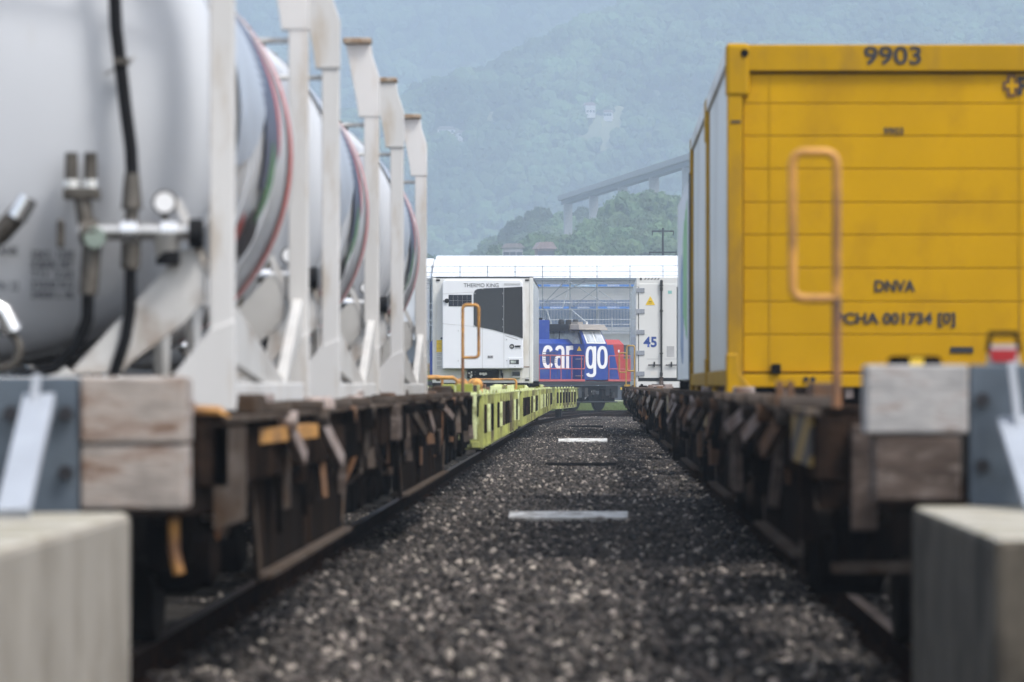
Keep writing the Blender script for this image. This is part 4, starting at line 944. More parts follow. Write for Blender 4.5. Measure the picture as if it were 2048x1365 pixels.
# ------------------------------------------------------------------ yellow containers
def swap_body(y, s, label, full, group='yellow swap bodies'):
    x0, z0 = px(1455, 797, 264); x1 = x0+2.54; z1 = px(0, 88, 264)[1]
    t = thing('container', label, 'container', ((x0+x1)/2, y, z0), 0, group)
    hw = 1.27; Hh = z1-z0; L = 7.15
    def u_(u): return (u-1192)/264-t.location.x
    def v_(v): return H+(770-v)/264-z0
    MB().box(-hw+.05, hw-.05, .14, L-.14, .2, Hh-.10).build('core', 'dark', t)
    for sx in (-1, 1):                       # side walls of upright boards
        n = 12
        for k in range(n):
            ya = .2+(L-.4)*k/n; yb = .2+(L-.4)*(k+1)/n-.008
            MB().box(sx*(hw-.035)-.012, sx*(hw-.035)+.012, ya, yb, .22, Hh-.14).build('side_panel', 'silver', t)
        for ye in (0, L-.16):
            MB().box(sx*hw-.0 if sx < 0 else sx*hw-.115, sx*hw+.115 if sx < 0 else sx*hw, ye, ye+.16, .12, Hh-.18).build('corner_post', 'yellow2', t, False, .012)
            q = MB().box(sx*hw-.012 if sx < 0 else sx*hw-.17, sx*hw+.17 if sx < 0 else sx*hw+.012, ye-.012, ye+.175, Hh-.40, Hh+.006).build('top_corner', 'yellow2', t, False, .03)
            MB().lathe([(-.008, .03), (.02, .03)], sx*(hw-.13), Hh-.07, ye-.012, 14).build('casting_hole', 'dark', q)
            MB().prism([(sx*(hw+.01), 0), (sx*(hw-.18), 0), (sx*(hw-.18), .08), (sx*(hw-.09), .20), (sx*(hw-.08), .34), (sx*(hw+.01), .34)], 1, ye-.014, ye+.176).build('bottom_corner', 'yellow2', t, False, .015)
        MB().box(sx*(hw-.05)-.055, sx*(hw-.05)+.055, .17, L-.17, Hh-.13, Hh).build('top_rail', 'silver', t, False, .01)
        MB().box(sx*(hw-.05)-.05, sx*(hw-.05)+.05, .17, L-.17, .09, .215).build('bottom_rail', 'yellow2', t, False, .01)
        for yy in (1.5, L-1.5): MB().box(sx*(hw-.09)-.07, sx*(hw-.09)+.07, yy-.25, yy+.25, 0, .2).build('fork_pocket', 'yellow2', t, False, .02)
    MB().box(-hw+.12, hw-.12, .0, .14, v_(143), Hh-.004).build('header', 'yellow2', t, False, .012)
    MB().box(-hw+.12, hw-.12, L-.14, L, v_(143), Hh-.004).build('header', 'yellow2', t)
    MB().box(-hw+.12, hw-.12, .0, .14, v_(775), v_(749)).build('sill', 'yellow', t, False, .008)
    MB().box(-hw+.2, hw-.2, .3, L-.3, .02, .1).build('floor_frame', 'dark', t)
    MB().box(-hw+.1, hw-.1, .145, L-.145, Hh-.05, Hh-.008).build('roof', 'silver', t)
    if full:
        vs_ = [147, 207, 272, 338, 405, 470, 537, 604, 670, 745]
        for a, b in zip(vs_[:-1], vs_[1:]):
            MB().box(u_(1487), u_(2093), .045, .075, v_(b)+.003, v_(a)-.002).build('door_slat', 'yellow', t, False, .006)
        MB().box(u_(1487), u_(2093), .0755, .10, v_(745), v_(147)).build('door_backing', 'yellow2', t)
        for uu in (1540, 2040): MB().box(u_(uu)-.006, u_(uu)+.006, .040, .0448, v_(745), v_(150)).build('seam', 'yellow2', t)
        def L_(s, ua, va, ub, vb, m='black', bold=.012, y=.036): lettering(s, u_(ua), y, v_(vb), (ub-ua)/264, (vb-va)/264, m, t, bold)
        L_('9903', 1728, 92, 1843, 130, bold=.02, y=-.006); L_('9903', 1768, 254, 1808, 269, bold=.025)
        L_('DNVA', 1750, 560, 1832, 584, bold=.035); L_('PCHA 001734 [0]', 1672, 625, 1912, 655, bold=.035)
        L_('P', 2036, 152, 2064, 190, bold=.04)
        c = MB(); cx, cz, a, b = u_(2024), v_(171), .085, .034
        def plus(ax_, az_, b_): return [(-b_, -az_), (b_, -az_), (b_, -b_), (ax_, -b_), (ax_, b_), (b_, b_), (b_, az_), (-b_, az_), (-b_, b_), (-ax_, b_), (-ax_, -b_), (-b_, -b_)]
        MB().prism([(cx+p, cz+q) for p, q in plus(.064, .084, .034)], 1, .034, .040).build('cross_mark', 'rustbright', t)
        MB().prism([(cx+p+.004, cz+q) for p, q in plus(.046, .062, .014)], 1, .030, .0335).build('cross_centre', 'yellow', t)
        MB().box(u_(1902), u_(1948), .036, .042, v_(706), v_(694)).build('data_plate', 'black', t)
        MB().box(u_(1543), u_(1562), -.03, .04, v_(748), v_(728)).build('door_latch', 'dark', t, False, .01)
        for uu in (1612, 1626): MB().lathe([(-.012, .02), (0, .02)], u_(uu), v_(759), .0, 10).build('bolt', 'bolt', t)
        for uu in (1575, 1600, 1700): MB().box(u_(uu)-.03, u_(uu)+.03, .05, .2, .0, v_(776)).build('foot', 'wornpink_lit', t)
        MB().box(u_(1462), u_(1482), -.006, .0, v_(246), v_(241)).build('tag', 'black', t)
    return t
swap_body(37.9, 264, 'yellow container marked 9903 with a slatted roller door', True)
swap_body(45.3, 264, 'second yellow framed container behind the one marked 9903', False)

# green and white container
def green_box():
    y = 53.4; s = 187.
    t = thing('container', 'white container with green and blue print behind the yellow framed pair', 'container', (2.265, y, 1.18), 0)
    hw = 1.27; L = 7.45; Hh = px(0, 345, s)[1]-1.18
    MB().box(-hw+.02, hw-.02, .06, L, .10, Hh-.03).build('body', 'palewhite', t, False, .05)
    MB().box(-hw-.004, -hw+.12, -.02, .055, .0, Hh).build('door_edge', 'gasket', t, False, .01)
    MB().box(hw-.12, hw+.004, -.02, .055, .0, Hh).build('door_edge', 'gasket', t, False, .01)
    MB().box(-hw+.121, hw-.121, -.02, .05, .05, Hh-.01).build('rear_door', 'palewhite', t, False, .01)
    n = 9
    cols = ['palewhite', 'palewhite', 'green', 'green', 'palewhite', 'green', 'palewhite', 'palewhite', 'palewhite']
    for k in range(n):
        ya = .1+(L-.2)*k/n; yb = .1+(L-.2)*(k+1)/n-.01
        MB().box(-hw-.004, -hw+.018, ya, yb, .12, Hh-.10).build('side_panel', 'palewhite', t)
        if k in (1, 2, 3): MB().prism([(ya, .45+.1*k), (yb, .5+.12*k), (yb, 2.0-.1*k), (ya, 2.15-.08*k)], 0, -hw-.009, -hw-.0055).build('green_print', 'green', t)
        if k in (4, 5): MB().prism([(ya, .3), (yb, .5), (yb, 1.3), (ya, 1.55)], 0, -hw-.009, -hw-.0055).build('blue_print', 'softblue', t)
    for yy in (.1, L-.4):
        for sx in (-1, 1): MB().box(sx*(hw-.08)-.06, sx*(hw-.08)+.06, yy, yy+.3, -.02, .12).build('leg', 'dark', t)
    return t
green_box()

# ------------------------------------------------------------------ left reefer
RY = 129.4; RS = 77.3
def reefer_left():
    x0, x1 = (864.7-1192)/RS, (1066.3-1192)/RS; z0 = 1.19; z1 = px(0, 554, RS)[1]
    t = thing('refrigerated_container', 'white refrigerated container with THERMO KING cooler on its end', 'container', ((x0+x1)/2, RY, z0), 0)
    hw = (x1-x0)/2; Hh = z1-z0; L = 13.6
    def f(a, b): return ((860+a/4.265-1192)/RS-t.location.x, H+(770-540-b/4.265)/RS-z0)
    MB().box(-hw+.02, hw-.02, .03, L-.02, .12, Hh-.03).build('body', 'reefer', t, False, .02)
    n = 22
    for k in range(n):
        ya = .12+(L-.24)*k/n; yb = .12+(L-.24)*(k+1)/n-.012
        for sx in (-1, 1): MB().box(sx*(hw-.012)-.008, sx*(hw-.012)+.008, ya, yb, .16, Hh-.07).build('side_panel', 'reefside', t)
    for sx in (-1, 1):
        MB().box(min(sx*hw, sx*(hw-.10)), max(sx*hw, sx*(hw-.10)), 0, .11, .1, Hh-.02).build('corner_post', 'reefer', t, False, .02)
        MB().box(sx*(hw-.05)-.05, sx*(hw-.05)+.05, .1, L, .0, .14).build('bottom_rail', 'dark', t)
        for b in (88, 940):
            o_ = f(68 if sx < 0 else 828, b); MB().prism([(o_[0]-.05, o_[1]-.02), (o_[0]+.05, o_[1]-.02), (o_[0]+.05, o_[1]+.02), (o_[0]-.05, o_[1]+.02)], 1, -.008, .01).build('lashing_slot', 'dark', t)
    MB().box(-hw, hw, .012, L, Hh-.045, Hh).build('roof_rail', 'gasket', t, False, .01)
    MB().box(-hw+.01, hw-.01, .015, .1, f(0, 968)[1], f(0, 72)[1]).build('front_wall', 'reefer', t)
    MB().box(-hw+.02, hw-.12, -.01, .35, .0, .10).build('front_sill', 'dark', t)
    def poly(pts, y0, y1, name, m, par=t, bev=0): return MB().prism([f(*p) for p in pts], 1, y0, y1).build(name, m, par, False, bev)
    ho = poly([(108, 845), (108, 120), (116, 98), (140, 88), (450, 84), (765, 88), (784, 96), (792, 115), (797, 845)], -.30, .012, 'cooler_housing', 'housing', t, .025)
    poly([(375, 482), (374, 205), (384, 180), (405, 166), (450, 160), (629, 154), (629, 538), (540, 512), (450, 494)], -.312, -.301, 'side_cover', 'anthr', ho, .004)
    poly([(633, 154), (790, 146), (794, 586), (715, 560), (633, 539)], -.314, -.301, 'grille_cover', 'anthr2', ho, .004)
    for p in ((385, 205), (452, 165), (622, 203), (622, 313), (622, 423), (622, 490), (382, 478)):
        c = f(*p); MB().lathe([(-.006, .012), (0, .012)], c[0], c[1], -.312, 8).build('screw', 'housing', ho)
    lettering('THERMO KING', f(290, 0)[0], -.304, f(0, 151)[1], (586-290)/4.265/RS, 34/4.265/RS, 'black', ho, .0)
    for k in range(14):
        a = 638+k*9.6; poly([(a, 134), (a, 116), (a+4.5, 116), (a+4.5, 134)], -.308, -.301, 'vent_slot', 'greysticker', ho)
    for i in range(5):
        for j in range(2):
            a, b = 162+i*39.4, 216+j*49; poly([(a, b+47), (a, b), (a+37.6, b), (a+37.6, b+47)], -.306, -.301, 'solar_cell', 'solar', ho)
    poly([(160, 315), (160, 214), (360, 214), (360, 315)], -.3025, -.3005, 'solar_frame', 'greysticker', ho)
    c = f(146, 266); MB().lathe([(-.04, .05), (0, .06)], c[0], c[1], -.30, 14).build('knob', 'dark', ho)
    poly([(115, 270), (115, 264), (132, 264), (132, 270)], -.33, -.301, 'latch', 'dark', ho)
    for (a, b, c_, d) in ((108, 459, 375, 483), (108, 207, 375, 190), (449, 497, 449, 842), (632, 540, 632, 842)):
        w = 2.6
        if a == c_: poly([(a-w/2, d), (a-w/2, b), (a+w/2, b), (a+w/2, d)], -.303, -.3005, 'seam', 'greysticker', ho)
        else: poly([(a, b+w), (a, b), (c_, d), (c_, d+w)], -.303, -.3005, 'seam', 'greysticker', ho)
    poly([(645, 566), (645, 560), (750, 592), (750, 599)], -.304, -.3005, 'slot', 'greysticker', ho)
    c = f(700, 655); MB().lathe([(-.006, .065), (0, .065)], c[0], c[1], -.3005, 20).build('round_logo', 'black', ho)
    lettering('KK', c[0]-.035, -.309, c[1]-.02, .07, .04, 'white', ho, .02)
    poly([(725, 664), (725, 646), (774, 646), (774, 664)], -.304, -.3005, 'logo_bar', 'black', ho)
    poly([(722, 676), (722, 671), (776, 671), (776, 676)], -.304, -.3005, 'logo_line', 'greysticker', ho)
    poly([(493, 756), (493, 732), (540, 732), (540, 756)], -.304, -.3005, 'label_plate', 'greysticker', ho)
    lettering('SLXi', f(496, 0)[0], -.306, f(0, 752)[1], .12, .05, 'black', ho, .03)
    d = poly([(668, 838), (668, 748), (795, 748), (795, 838)], -.315, -.301, 'controller_frame', 'housing', ho, .01)
    poly([(680, 805), (680, 768), (760, 768), (760, 805)], -.319, -.3155, 'controller_screen', 'anthr2', d)
    poly([(690, 798), (690, 775), (735, 775), (735, 798)], -.3225, -.3195, 'display', 'glass', d)
    for p in ((243, 522), (243, 778), (655, 596), (655, 776), (726, 825)): 
        c = f(*p); MB().lathe([(-.006, .01), (0, .01)], c[0], c[1], -.31, 8).build('screw', 'dark', ho)
    poly([(55, 702), (55, 600), (101, 600), (101, 702)], .008, .0145, 'yellow_sticker', 'signyellow', t)
    for b in (630, 668): poly([(58, b+3), (58, b), (98, b), (98, b+3)], .004, .0075, 'sticker_line', 'amber', t)
    for k, b in enumerate((712, 726, 745, 758, 785, 800, 822, 835)): poly([(58, b+6), (58, b), (101-(k % 3)*6, b), (101-(k % 3)*6, b+6)], .010, .0145, 'data_line', 'greysticker', t)
    c = f(98, 585); MB().lathe([(0, .03), (.01, .03)], c[0], c[1], .005, 14).build('round_sticker', 'tankblue', t)
    rc = poly([(318, 928), (318, 852), (588, 852), (588, 928)], -.10, .0145, 'machinery_bay', 'under', t)
    r = random.Random(4)
    for k in range(16):
        a = 325+r.random()*245; b = 862+r.random()*50; w = r.uniform(6, 22); h = r.uniform(6, 24)
        poly([(a, b+h), (a, b), (a+w, b), (a+w, b+h)], -.13, -.101, 'pipe_fitting', r.choice(['valve', 'steel', 'under', 'greysticker']), rc)
    for a in (432, 455, 476): c = f(a, 888); MB().lathe([(-.05, .035), (0, .035)], c[0], c[1], -.1, 12).build('pump', 'steel', rc)
    poly([(698, 924), (698, 862), (772, 862), (772, 924)], -.12, .0145, 'battery_box', 'greysticker', t, .01)
    poly([(703, 905), (703, 870), (767, 870), (767, 905)], -.13, -.121, 'box_lid', 'anthr', t)
    for (a, b) in ((602, 855), (612, 880)): poly([(a, b+50), (a, b), (a+12, b), (a+12, b+50)], -.06, .0145, 'cable', 'dark', t)
    poly([(800, 832), (800, 825), (858, 825), (858, 832)], .008, .0145, 'rust_strip', 'rustbright', t)
    poly([(785, 934), (785, 928), (850, 915), (850, 921)], .008, .0145, 'bracket', 'greysticker', t)
    return t
reefer_left()

# ------------------------------------------------------------------ right reefer "45"
def reefer_right():
    s = 75.4; k_ = 5.458                       # crop scale of the read-offs (origin 1240, 540)
    def W_(a, b): return ((1240+a/k_-1192)/s, H+(770-540-b/k_)/s)
    x0 = W_(178, 0)[0]; z1 = W_(0, 80)[1]; z0 = 1.16; hw = 1.25
    t = thing('refrigerated_container', 'white refrigerated container with blue number 45 on its rear door', 'container', (x0+hw, 132.7, z0), 0)
    def f(a, b): p = W_(a, b); return (p[0]-t.location.x, p[1]-z0)
    Hh = z1-z0; L = 20
    def poly(pts, y0, y1, name, m, par=t, bev=0): return MB().prism([f(*p) for p in pts], 1, y0, y1).build(name, m, par, False, bev)
    def rect(a0, b0, a1, b1, y0, y1, name, m, par=t, bev=0): return poly([(a0, b1), (a0, b0), (a1, b0), (a1, b1)], y0, y1, name, m, par, bev)
    MB().box(-hw, hw, .05, L, .04, Hh-.02).build('body', 'reefer', t, False, .03)
    for k in range(26):
        ya = .15+(L-.3)*k/26; MB().box(-hw-.012, -hw-.001, ya, ya+(L-.3)/26-.012, .2, Hh-.1).build('side_panel', 'reefside', t)
    MB().box(-hw-.018, -hw-.0, .1, L, .04, .19).build('side_rail', 'reefer', t)
    MB().box(-hw, hw, -.0, .049, Hh-.26, Hh).build('header', 'reefer', t, False, .012)
    MB().box(-hw, hw, -.0, .049, .0, .16).build('sill', 'reefer', t, False, .012)
    MB().box(-hw, -hw+.05, -.0, .049, .161, Hh-.261).build('door_post', 'reefer', t)
    rect(186, 130, 700, 1215, .02, .0485, 'gasket', 'gasket')
    rect(206, 152, 441, 1182, -.01, .019, 'door_panel', 'reefer', t, .01)
    rect(462, 152, 618, 1182, -.01, .019, 'door_panel', 'reefer', t, .01)
    rect(660, 152, 900, 1182, -.01, .019, 'door_panel', 'reefer', t, .01)
    for b in (198, 428, 656, 882, 1110):
        hg = rect(180, b, 268, b+50, -.03, -.011, 'hinge', 'galvlight', t, .006)
        for (a, c) in ((232, 8), (262, 8), (232, 42), (262, 42)):
            q = f(a, b+c); MB().lathe([(-.008, .012), (0, .012)], q[0], q[1], -.03, 6).build('rivet', 'pole', hg)
    lb = MB().tube([(f(452, 0)[0], -.05, f(0, 1280)[1]), (f(452, 0)[0], -.05, f(0, 110)[1])], .020, 8).build('lock_bar', 'gasket', t, True)
    for (b0, b1, w) in ((115, 155, 16), (160, 180, 20), (190, 230, 17), (440, 458, 18), (905, 920, 18), (1120, 1160, 16), (1170, 1290, 22)):
        rect(452-w, b0, 452+w, b1, -.075, -.03, 'lock_bracket', 'gasket' if b1 < 1200 else 'timber_dark', lb, .008)
    for (a0, a1) in ((308, 445), (498, 630)):
        h = rect(a0, 1034, a1, 1046, -.06, -.04, 'lock_handle', 'gasket')
        rect((a0+a1)/2-10, 1005, (a0+a1)/2+6, 1060, -.065, -.02, 'handle_catch', 'gasket', h)
    for (a0, a1) in ((292, 428), (485, 615)): rect(a0, 972, a1, 976, -.014, -.0105, 'seam', 'greysticker')
    for k in range(5):
        a = 262+k*36; poly([(a, 107), (a+16, 90), (a+30, 90), (a+14, 107)], -.006, -.0, 'warning_stripe', 'black')
    q = f(228, 100); MB().lathe([(-.008, .03), (0, .03)], q[0], q[1], -.002, 12).build('casting_hole', 'dark', t)
    q = f(238, 1262); MB().lathe([(-.008, .04), (0, .04)], q[0], q[1], -.002, 12).build('casting_hole', 'dark', t)
    sg = poly([(278, 384), (331, 288), (384, 384)], -.016, -.0105, 'warning_sign', 'signyellow')
    for b in (343, 360): rect(312, b, 350, b+5, -.019, -.0165, 'sign_text', 'black', sg)
    a_ = f(256, 846); lettering('45', a_[0], -.014, a_[1], 146/k_/s, 116/k_/s, 'blueprint', t, .03)
    rect(511, 834, 592, 950, -.014, -.0105, 'grey_sticker', 'greysticker')
    e = poly([(524, 262), (524, 228), (566, 228), (566, 262)], -.014, -.0105, 'emblem', 'teal')
    poly([(526, 263), (564, 263), (562, 280), (545, 294), (529, 280)], -.014, -.0105, 'emblem_shield', 'silver', t)
    rect(335, 1110, 400, 1150, -.0125, -.0105, 'faded_sticker', 'silver')
reefer_right()

# ------------------------------------------------------------------ locomotive
def loco():
    O = Vector((-.535, 238, 0))
    t = thing('locomotive', 'blue and red diesel locomotive with white cargo lettering', 'locomotive', tuple(O), LA)
    # local: x along the engine (away), y across (0 = cab side toward us), z up
    # cab
    MB().box(.0, 1.9, .0, 3.0, 1.46, 3.19).build('cab_lower', 'blue', t, False, .03)
    def cabz(v): return H+(770-v)/42
    zw0, zw1, zr = cabz(688.5), cabz(660.5), cabz(649)
    up = MB().add([(0, 0, zw0), (1.9, 0, zw0), (1.9, 3, zw0), (0, 3, zw0), (.08, .33, zw1), (1.80, .33, zw1), (1.80, 2.67, zw1), (.08, 2.67, zw1)],
       [(0, 1, 2, 3), (4, 7, 6, 5), (0, 4, 5, 1), (1, 5, 6, 2), (2, 6, 7, 3), (3, 7, 4, 0)])
    up.build('cab_upper', 'blue', t, False, .03)
    # roof overhanging
    rf = MB().add([(-.35, .05, zw1+.005), (2.05, .05, zw1+.005), (2.05, 2.95, zw1+.005), (-.35, 2.95, zw1+.005), (-.30, .14, zr), (1.95, .22, zr), (1.95, 2.78, zr), (-.30, 2.86, zr)],
       [(0, 1, 2, 3), (4, 7, 6, 5), (0, 4, 5, 1), (1, 5, 6, 2), (2, 6, 7, 3), (3, 7, 4, 0)]).build('cab_roof', 'roofbeige', t, False, .03)
    MB().box(-.44, -.352, .62, 2.97, zw1-.06, zr+.015).build('fascia_shadow', 'roofblack', rf, False, .02)  # near-black strip paints the shadow along the roof's front edge
    for (a, b, c) in ((-.1, 1.3, .5), (.0, 2.2, .4), (.5, .9, .45), (.8, 1.5, .35)): MB().lathe([(0, .12), (.1, .16), (.26, .12)], a, zr-.02, b, 10, 2).build('roof_fitting', 'roofblack', rf, True)
    MB().box(-.15, .3, .3, .7, zr-.01, zr+.12).build('roof_hatch', 'roofbeige', rf)
    MB().lathe([(0, .06), (.16, .05)], 1.0, zr-.01, .6, 10, 2).build('antenna', 'frame', rf, True)
    # slanted windscreen on the near end wall (x side)
    def onend(y, q):   # q 0..1 from sill to head
        return (.08*q-.016, y, zw0+(zw1-zw0)*q)
    MB().add([onend(.25, .02), onend(2.75, .02), onend(2.5, .97), onend(.48, .97), (-.04, .25, zw0), (-.04, 2.75, zw0)], [(0, 1, 2, 3)]).build('windscreen', 'glass', t)
    for yy in (.16, 1.5, 2.82): MB().beam(onend(yy, 0), onend(1.5+(yy-1.5)*.80, 1), .05, .05, (0, 1, 0)).build('window_bar', 'roofblack', t)
    # side window
    def onside(x, q): return (x-(.62 if x < .9 else .40)*q*0 - .0, .12*q-.012, zw0+(zw1-zw0)*q)
    def sideq(xa, xb, q0, q1, sh0, sh1, off):
        return [(xa+sh0*q0, .33*q0-off, zw0+(zw1-zw0)*q0), (xb+sh1*q0, .33*q0-off, zw0+(zw1-zw0)*q0), (xb+sh1*q1, .33*q1-off, zw0+(zw1-zw0)*q1), (xa+sh0*q1, .33*q1-off, zw0+(zw1-zw0)*q1)]
    fr = MB().add(sideq(.16, 1.76, .04, .96, .06, -.06, .016), [(0, 1, 2, 3)]).build('window_frame', 'frame', t)
    MB().add(sideq(.28, .93, .12, .90, .05, .0, .022), [(0, 1, 2, 3)]).build('window_pane', 'glassl', fr)
    MB().add(sideq(1.02, 1.64, .12, .90, .0, -.05, .022), [(0, 1, 2, 3)]).build('window_pane', 'glassl', fr)
    # long hood toward the near end
    hy0, hy1 = .68, 2.32
    for k in range(6):
        a, b = -9.2+k*1.53, -9.2+(k+1)*1.53-.012
        if k == 5: b = -.0
        MB().prism([(hy0, 1.46), (hy0, 3.19), (hy0+.28, 3.42), (hy1-.28, 3.42), (hy1, 3.19), (hy1, 1.46)], 0, a, b).build('hood', 'blue', t, False, .012)
    for (xx, z0, z1) in ((-2.9, 1.7, 2.9), (-1.9, 1.7, 2.9), (-1.3, 1.7, 2.9), (-.5, 1.6, 3.0)):
        MB().box(xx-.01, xx+.01, hy0-.012, hy0, z0, z1).build('door_seam', 'tankblue', t)
    for k in range(6): MB().box(-2.5, -1.4, hy0-.02, hy0, 2.30+k*.09, 2.33+k*.09).build('louvre', 'tankblue', t)
    eb = MB().box(-3.3, -1.55, .95, 2.05, 3.42, cabz(641)).build('exhaust_box', 'blue', t, False, .02)
    MB().lathe([(0, .38), (.1, .38), (.1, .30), (.02, .30)], -2.0, cabz(641), 1.5, 16, 2).build('exhaust_rim', 'dark', eb, True)
    # short hood
    MB().prism([(hy0, 1.46), (hy0, 3.19), (hy0+.28, 3.42), (hy1-.28, 3.42), (hy1, 3.19), (hy1, 1.46)], 0, 1.9, 4.25).build('short_hood', 'red', t, False, .015)
    MB().prism([(1.95, 1.47), (3.86, 1.47), (3.33, 3.17), (1.95, 3.17)], 1, hy0-.008, hy0-.001).build('blue_panel', 'blue', t)
    MB().box(3.75, 3.87, hy0-.012, hy0-.001, 2.8, 2.93).build('socket', 'white', t)
    MB().lathe([(0, .05), (.12, .04)], 2.6, 3.42, 1.2, 8, 2).build('beacon', 'lampred', t, True)
    # frame and walkway
    MB().box(-9.6, 4.9, .0, 3.0, 1.22, 1.40).build('frame', 'roofblack', t, False, .01)
    MB().box(-9.6, -.02, -.03, .66, 1.401, 1.50).build('walkway_edge', 'pink', t)
    MB().box(1.92, 4.9, -.03, .66, 1.401, 1.50).build('walkway_edge', 'pink', t)
    MB().box(4.3, 4.88, .70, 2.95, 1.42, 2.5).build('end_bulkhead', 'red', t, False, .02)
    # railings
    def rail_sec(xa, xb, step):
        zt, zm, zb = cabz(711.8), cabz(738.3), 1.50
        MB().tube([(xa, .0, zm), (xa, .0, zt-.08), (xa+.06, 0, zt), (xb-.06, 0, zt), (xb, 0, zt-.08), (xb, 0, zm+.05), (xb-.06, 0, zm), (xa, 0, zm)], .028, 6).build('railing', 'pink', t, True)
        x = xa
        while x <= xb-.2: MB().tube([(x+.01, 0, zb), (x+.01, 0, zt)], .024, 6).build('railing_post', 'pink', t, True); x += step
        MB().tube([(xb-.25, 0, zb), (xb-.25, 0, zt)], .024, 6).build('railing_post', 'pink', t, True)
    rail_sec(-9.0, -.02, .88); rail_sec(2.0, 4.0, .93)
    # lettering; each letter stands on its own panel, the bowls are built as closed rings
    zb_, zt_ = cabz(738), cabz(691.6)
    def ell(cx, cz, rx, rz, a, p=2.5):
        c_, s_ = math.cos(a), math.sin(a)
        return (cx+rx*math.copysign(abs(c_)**(2/p), c_), cz+rz*math.copysign(abs(s_)**(2/p), s_))
    def ring(mb, y, x0, x1, z0, z1, tx, tz, a0=0, a1=360):      # bowl of a letter: band between two rounded outlines
        n = 40; cx, cz = (x0+x1)/2, (z0+z1)/2; rx, rz = (x1-x0)/2, (z1-z0)/2; vs = []
        for k in range(n+1):
            a = R(a0+(a1-a0)*k/n); p = ell(cx, cz, rx, rz, a); q = ell(cx, cz, rx-tx, rz-tz, a)
            vs += [(p[0], y, p[1]), (q[0], y, q[1])]
        mb.add(vs, [(2*k, 2*k+1, 2*k+3, 2*k+2) for k in range(n)])
    def quad(mb, y, x0, x1, z0, z1): mb.add([(x0, y, z0), (x1, y, z0), (x1, y, z1), (x0, y, z1)], [(0, 1, 2, 3)])
    yh = hy0-.016
    m_ = MB(); ring(m_, yh, -2.54, -1.63, zb_, zt_, .27, .17, 33, 327); m_.build('letter', 'white', t)
    m_ = MB(); quad(m_, yh, -.98, -.73, zb_, zt_-.30); ring(m_, yh-.001, -1.5, -.73, zt_-.62, zt_, .24, .16, 0, 165); ring(m_, yh-.002, -1.55, -.80, zb_-.01, zb_+.66, .24, .14, 20, 340); m_.build('letter', 'white', t)
    m_ = MB(); quad(m_, yh, -.60, -.35, zb_, zt_-.02); ring(m_, yh-.001, -.60, .28, zt_-.70, zt_, .22, .20, 82, 150); quad(m_, yh-.002, -.20, -.02, zt_-.20, zt_-.01); m_.build('letter', 'white', t)
    m_ = MB(); ring(m_, -.016, .05, .86, zb_+.0, cabz(692.6), .23, .15); quad(m_, -.017, .68, .92, zb_-.20, cabz(692.6)-.01); ring(m_, -.018, .08, .92, cabz(754.8), zb_+.10, .24, .14, 195, 360); m_.build('letter', 'white', t)
    m_ = MB(); ring(m_, -.016, 1.0, 1.88, cabz(738), cabz(692), .25, .16); m_.build('letter', 'white', t)
    tr = MB().prism([(0, 0), (.26, 0), (.13, .24)], 0, -.01, -.005)
    tr = MB().add([(-.008, .18, 2.86), (-.008, .46, 2.86), (-.008, .32, 3.08)], [(0, 1, 2)]).build('warning_sign', 'signyellow', t)
    MB().box(.15, .7, -.012, -.001, 1.52, 1.55).build('seam', 'tankblue', t)
    for zz in (1.65, 2.45): MB().box(-.06, -.0, .1, .5, zz, zz+.03).build('grab_bar', 'greysticker', t)
    # running gear
    ft = MB().box(-3.3, -1.2, .15, 2.85, .55, 1.19).build('fuel_tank', 'anthr', t, False, .03)
    a_z = cabz(786)
    for i, (s, w) in enumerate((('AM 843', .8), ('BREMSE 80 t', 1.1), ('Cargo', .9), ('843 888 C', 1.3))):
        lettering(s, -2.6, -.012+.0, 1.05-i*.15, w*.75, .085, 'white', t, .02).location = (-2.75, .14, 1.02-i*.145)
    wl_ = MB().lathe([(-.07, .15), (-.07, .42), (-.06, .5), (.05, .5), (.05, .53), (.07, .53), (.07, .15)], 0, 0, 0, 30, 1).mesh('wheel', 'wheel', True)
    for cx in (-6.6, 1.1):
        b = MB()
        for yy in (.42, 2.58):
            b.prism([(cx-1.9, .45), (cx-1.9, .75), (cx-.9, .95), (cx+.9, .95), (cx+1.9, .75), (cx+1.9, .45), (cx+.5, .38), (cx-.5, .38)], 1, yy-.07, yy+.07)
            for dx in (-1.12, 1.12):
                b.box(cx+dx-.22, cx+dx+.22, yy-.14 if yy < 1 else yy-.05, yy+.05 if yy < 1 else yy+.14, .38, .72)
                for q in (-.35, .35):
                    for kk in range(6): b.lathe([(0, .09), (.03, .1), (.05, .09)], cx+dx+q, .62+kk*.075, yy-.06, 10, 2)
            b.box(cx-.35, cx+.35, yy-.18, yy+.05, .5, 1.0)
        bo = b.build('bogie', 'under', t, True)
        for k in range(9):
            r = random.Random(k+int(cx*10)); xx = cx+r.uniform(-1.8, 1.6)
            MB().box(xx, xx+r.uniform(.08, .35), .12, .3, r.uniform(.3, .8), r.uniform(.85, 1.15)).build('bogie_fitting', r.choice(['under', 'buffer', 'anthr', 'under']), bo, False, .01)
        MB().tube([(cx-1.9, .2, .42), (cx+1.9, .2, .42)], .03, 6).build('sand_pipe', 'anthr', bo)
        MB().beam((cx-.9, .2, .55), (cx-.2, .2, .95), .06, .06).build('damper', 'greysticker', bo)
        for dx in (-1.12, 1.12):
            for yy in (.76, 2.24):
                w = bpy.data.objects.new('wheel', wl_); C.objects.link(w); w.parent = bo; w.location = (cx+dx, yy, .5)
    for xx in (3.5, 4.2): MB().box(xx, xx+.3, .0, .3, .5, 1.2).build('step', 'anthr', t)
    MB().box(3.1, 3.2, .06, .1, 1.0, 1.12).build('yellow_tag', 'signyellow', t)
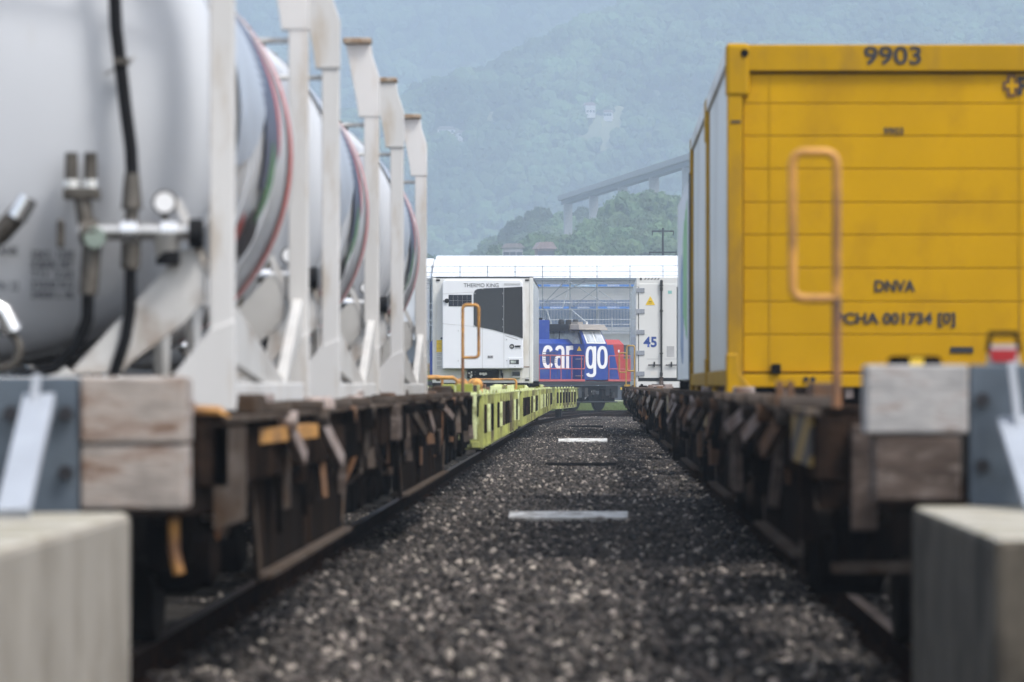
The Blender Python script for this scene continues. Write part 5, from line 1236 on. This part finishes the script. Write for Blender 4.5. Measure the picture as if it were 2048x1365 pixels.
    MB().box(2.2, 3.2, .3, 2.7, .6, 1.19).build('equipment_box', 'roofblack', t, False, .02)
loco()

# ------------------------------------------------------------------ maize and grass
def blades(n, m, hh, bend, w, seed):
    r = random.Random(seed); vs = []; fs = []
    for k in range(n):
        a = r.random()*6.28; z0 = r.random()*hh*.5 if hh > 1 else 0; L = r.uniform(.5, 1)*hh*(.5 if hh > 1 else 1)
        p = Vector((0, 0, z0)) if hh > 1 else Vector((r.uniform(-.2, .2), r.uniform(-.2, .2), 0)); d = Vector((math.cos(a), math.sin(a), 0)); s = Vector((-d.y, d.x, 0))*w
        q = p+d*L*bend*.4+Vector((0, 0, L*.7)); e = p+d*L*bend+Vector((0, 0, L*(.75 if hh > 1 else 1)))
        b = len(vs); vs += [tuple(p-s), tuple(p+s), tuple(q+s), tuple(q-s), tuple(e)]; fs += [(b, b+1, b+2, b+3), (b+3, b+2, b+4)]
    if hh > 1:
        b = len(vs)
        for zz in (0, hh): 
            for k in range(4): vs.append((.015*math.cos(k*1.57), .015*math.sin(k*1.57), zz))
        fs += [(b+k, b+(k+1) % 4, b+4+(k+1) % 4, b+4+k) for k in range(4)]
    me = bpy.data.meshes.new('blade'); me.from_pydata(vs, [], fs); me.materials.append(M[m])
    if hh > 1:
        me.materials.append(M['tassel'])
        bm = bmesh.new(); bm.from_mesh(me)
        for k in range(7):
            a = r.random()*6.28; c = Vector((math.cos(a)*.12, math.sin(a)*.12, hh+.22)); v = [bm.verts.new(x) for x in ((-.015, 0, hh-.05), (.015, 0, hh-.05), c)]
            f = bm.faces.new(v); f.material_index = 1
        bm.to_mesh(me); bm.free()
    return me
corn = [blades(16, 'corn', 2.1, .9, .045, i) for i in range(4)]
P, Q, Z = [], [], []
for i in range(9000):
    P.append((rng.uniform(-22, -6.9), rng.uniform(246, 300), -.2)); Q.append((rng.uniform(-.08, .08), rng.uniform(-.08, .08), rng.uniform(0, 6.28))); s = rng.uniform(.85, 1.12); Z.append((s, s, s))
scatter('maize_field', P, Q, Z, corn, kind='stuff', label='green maize field with brown tassels left of the white reefer', category='crop')
gr = [blades(40, 'grass', .28, .35, .006, 20+i) for i in range(4)]
P, Q, Z = [], [], []
for i in range(14000):
    P.append((rng.uniform(-9, 12), rng.uniform(246, 330), -.16)); Q.append((0, 0, rng.uniform(0, 6.28))); s = rng.uniform(.6, 1.6); Z.append((s, s, s*.9))
for i in range(60):
    P.append((rng.uniform(-.6, .6)+rng.choice([-1.9, 1.3]), rng.uniform(40, 200), -.2)); Q.append((0, 0, rng.uniform(0, 6.28))); Z.append((.3, .3, .25))
scatter('grass', P, Q, Z, gr, kind='stuff', label='strip of green grass seen under the locomotive', category='grass')

# ------------------------------------------------------------------ haze
hm = bpy.data.materials.new('haze_air'); hm.use_nodes = True
n = hm.node_tree.nodes; n.clear(); out = n.new('ShaderNodeOutputMaterial'); pv = n.new('ShaderNodeVolumePrincipled')
pv.inputs['Color'].default_value = (.72, .845, 1.0, 1); pv.inputs['Density'].default_value = 4.2e-4; pv.inputs['Anisotropy'].default_value = 0.0
hm.node_tree.links.new(pv.outputs[0], out.inputs['Volume'])
zmax = max(v.co.z for v in hills.data.vertices)+40
MB().box(-4100, 4100, -220, 5000, -1.6, zmax).build('haze', hm, kind='stuff')
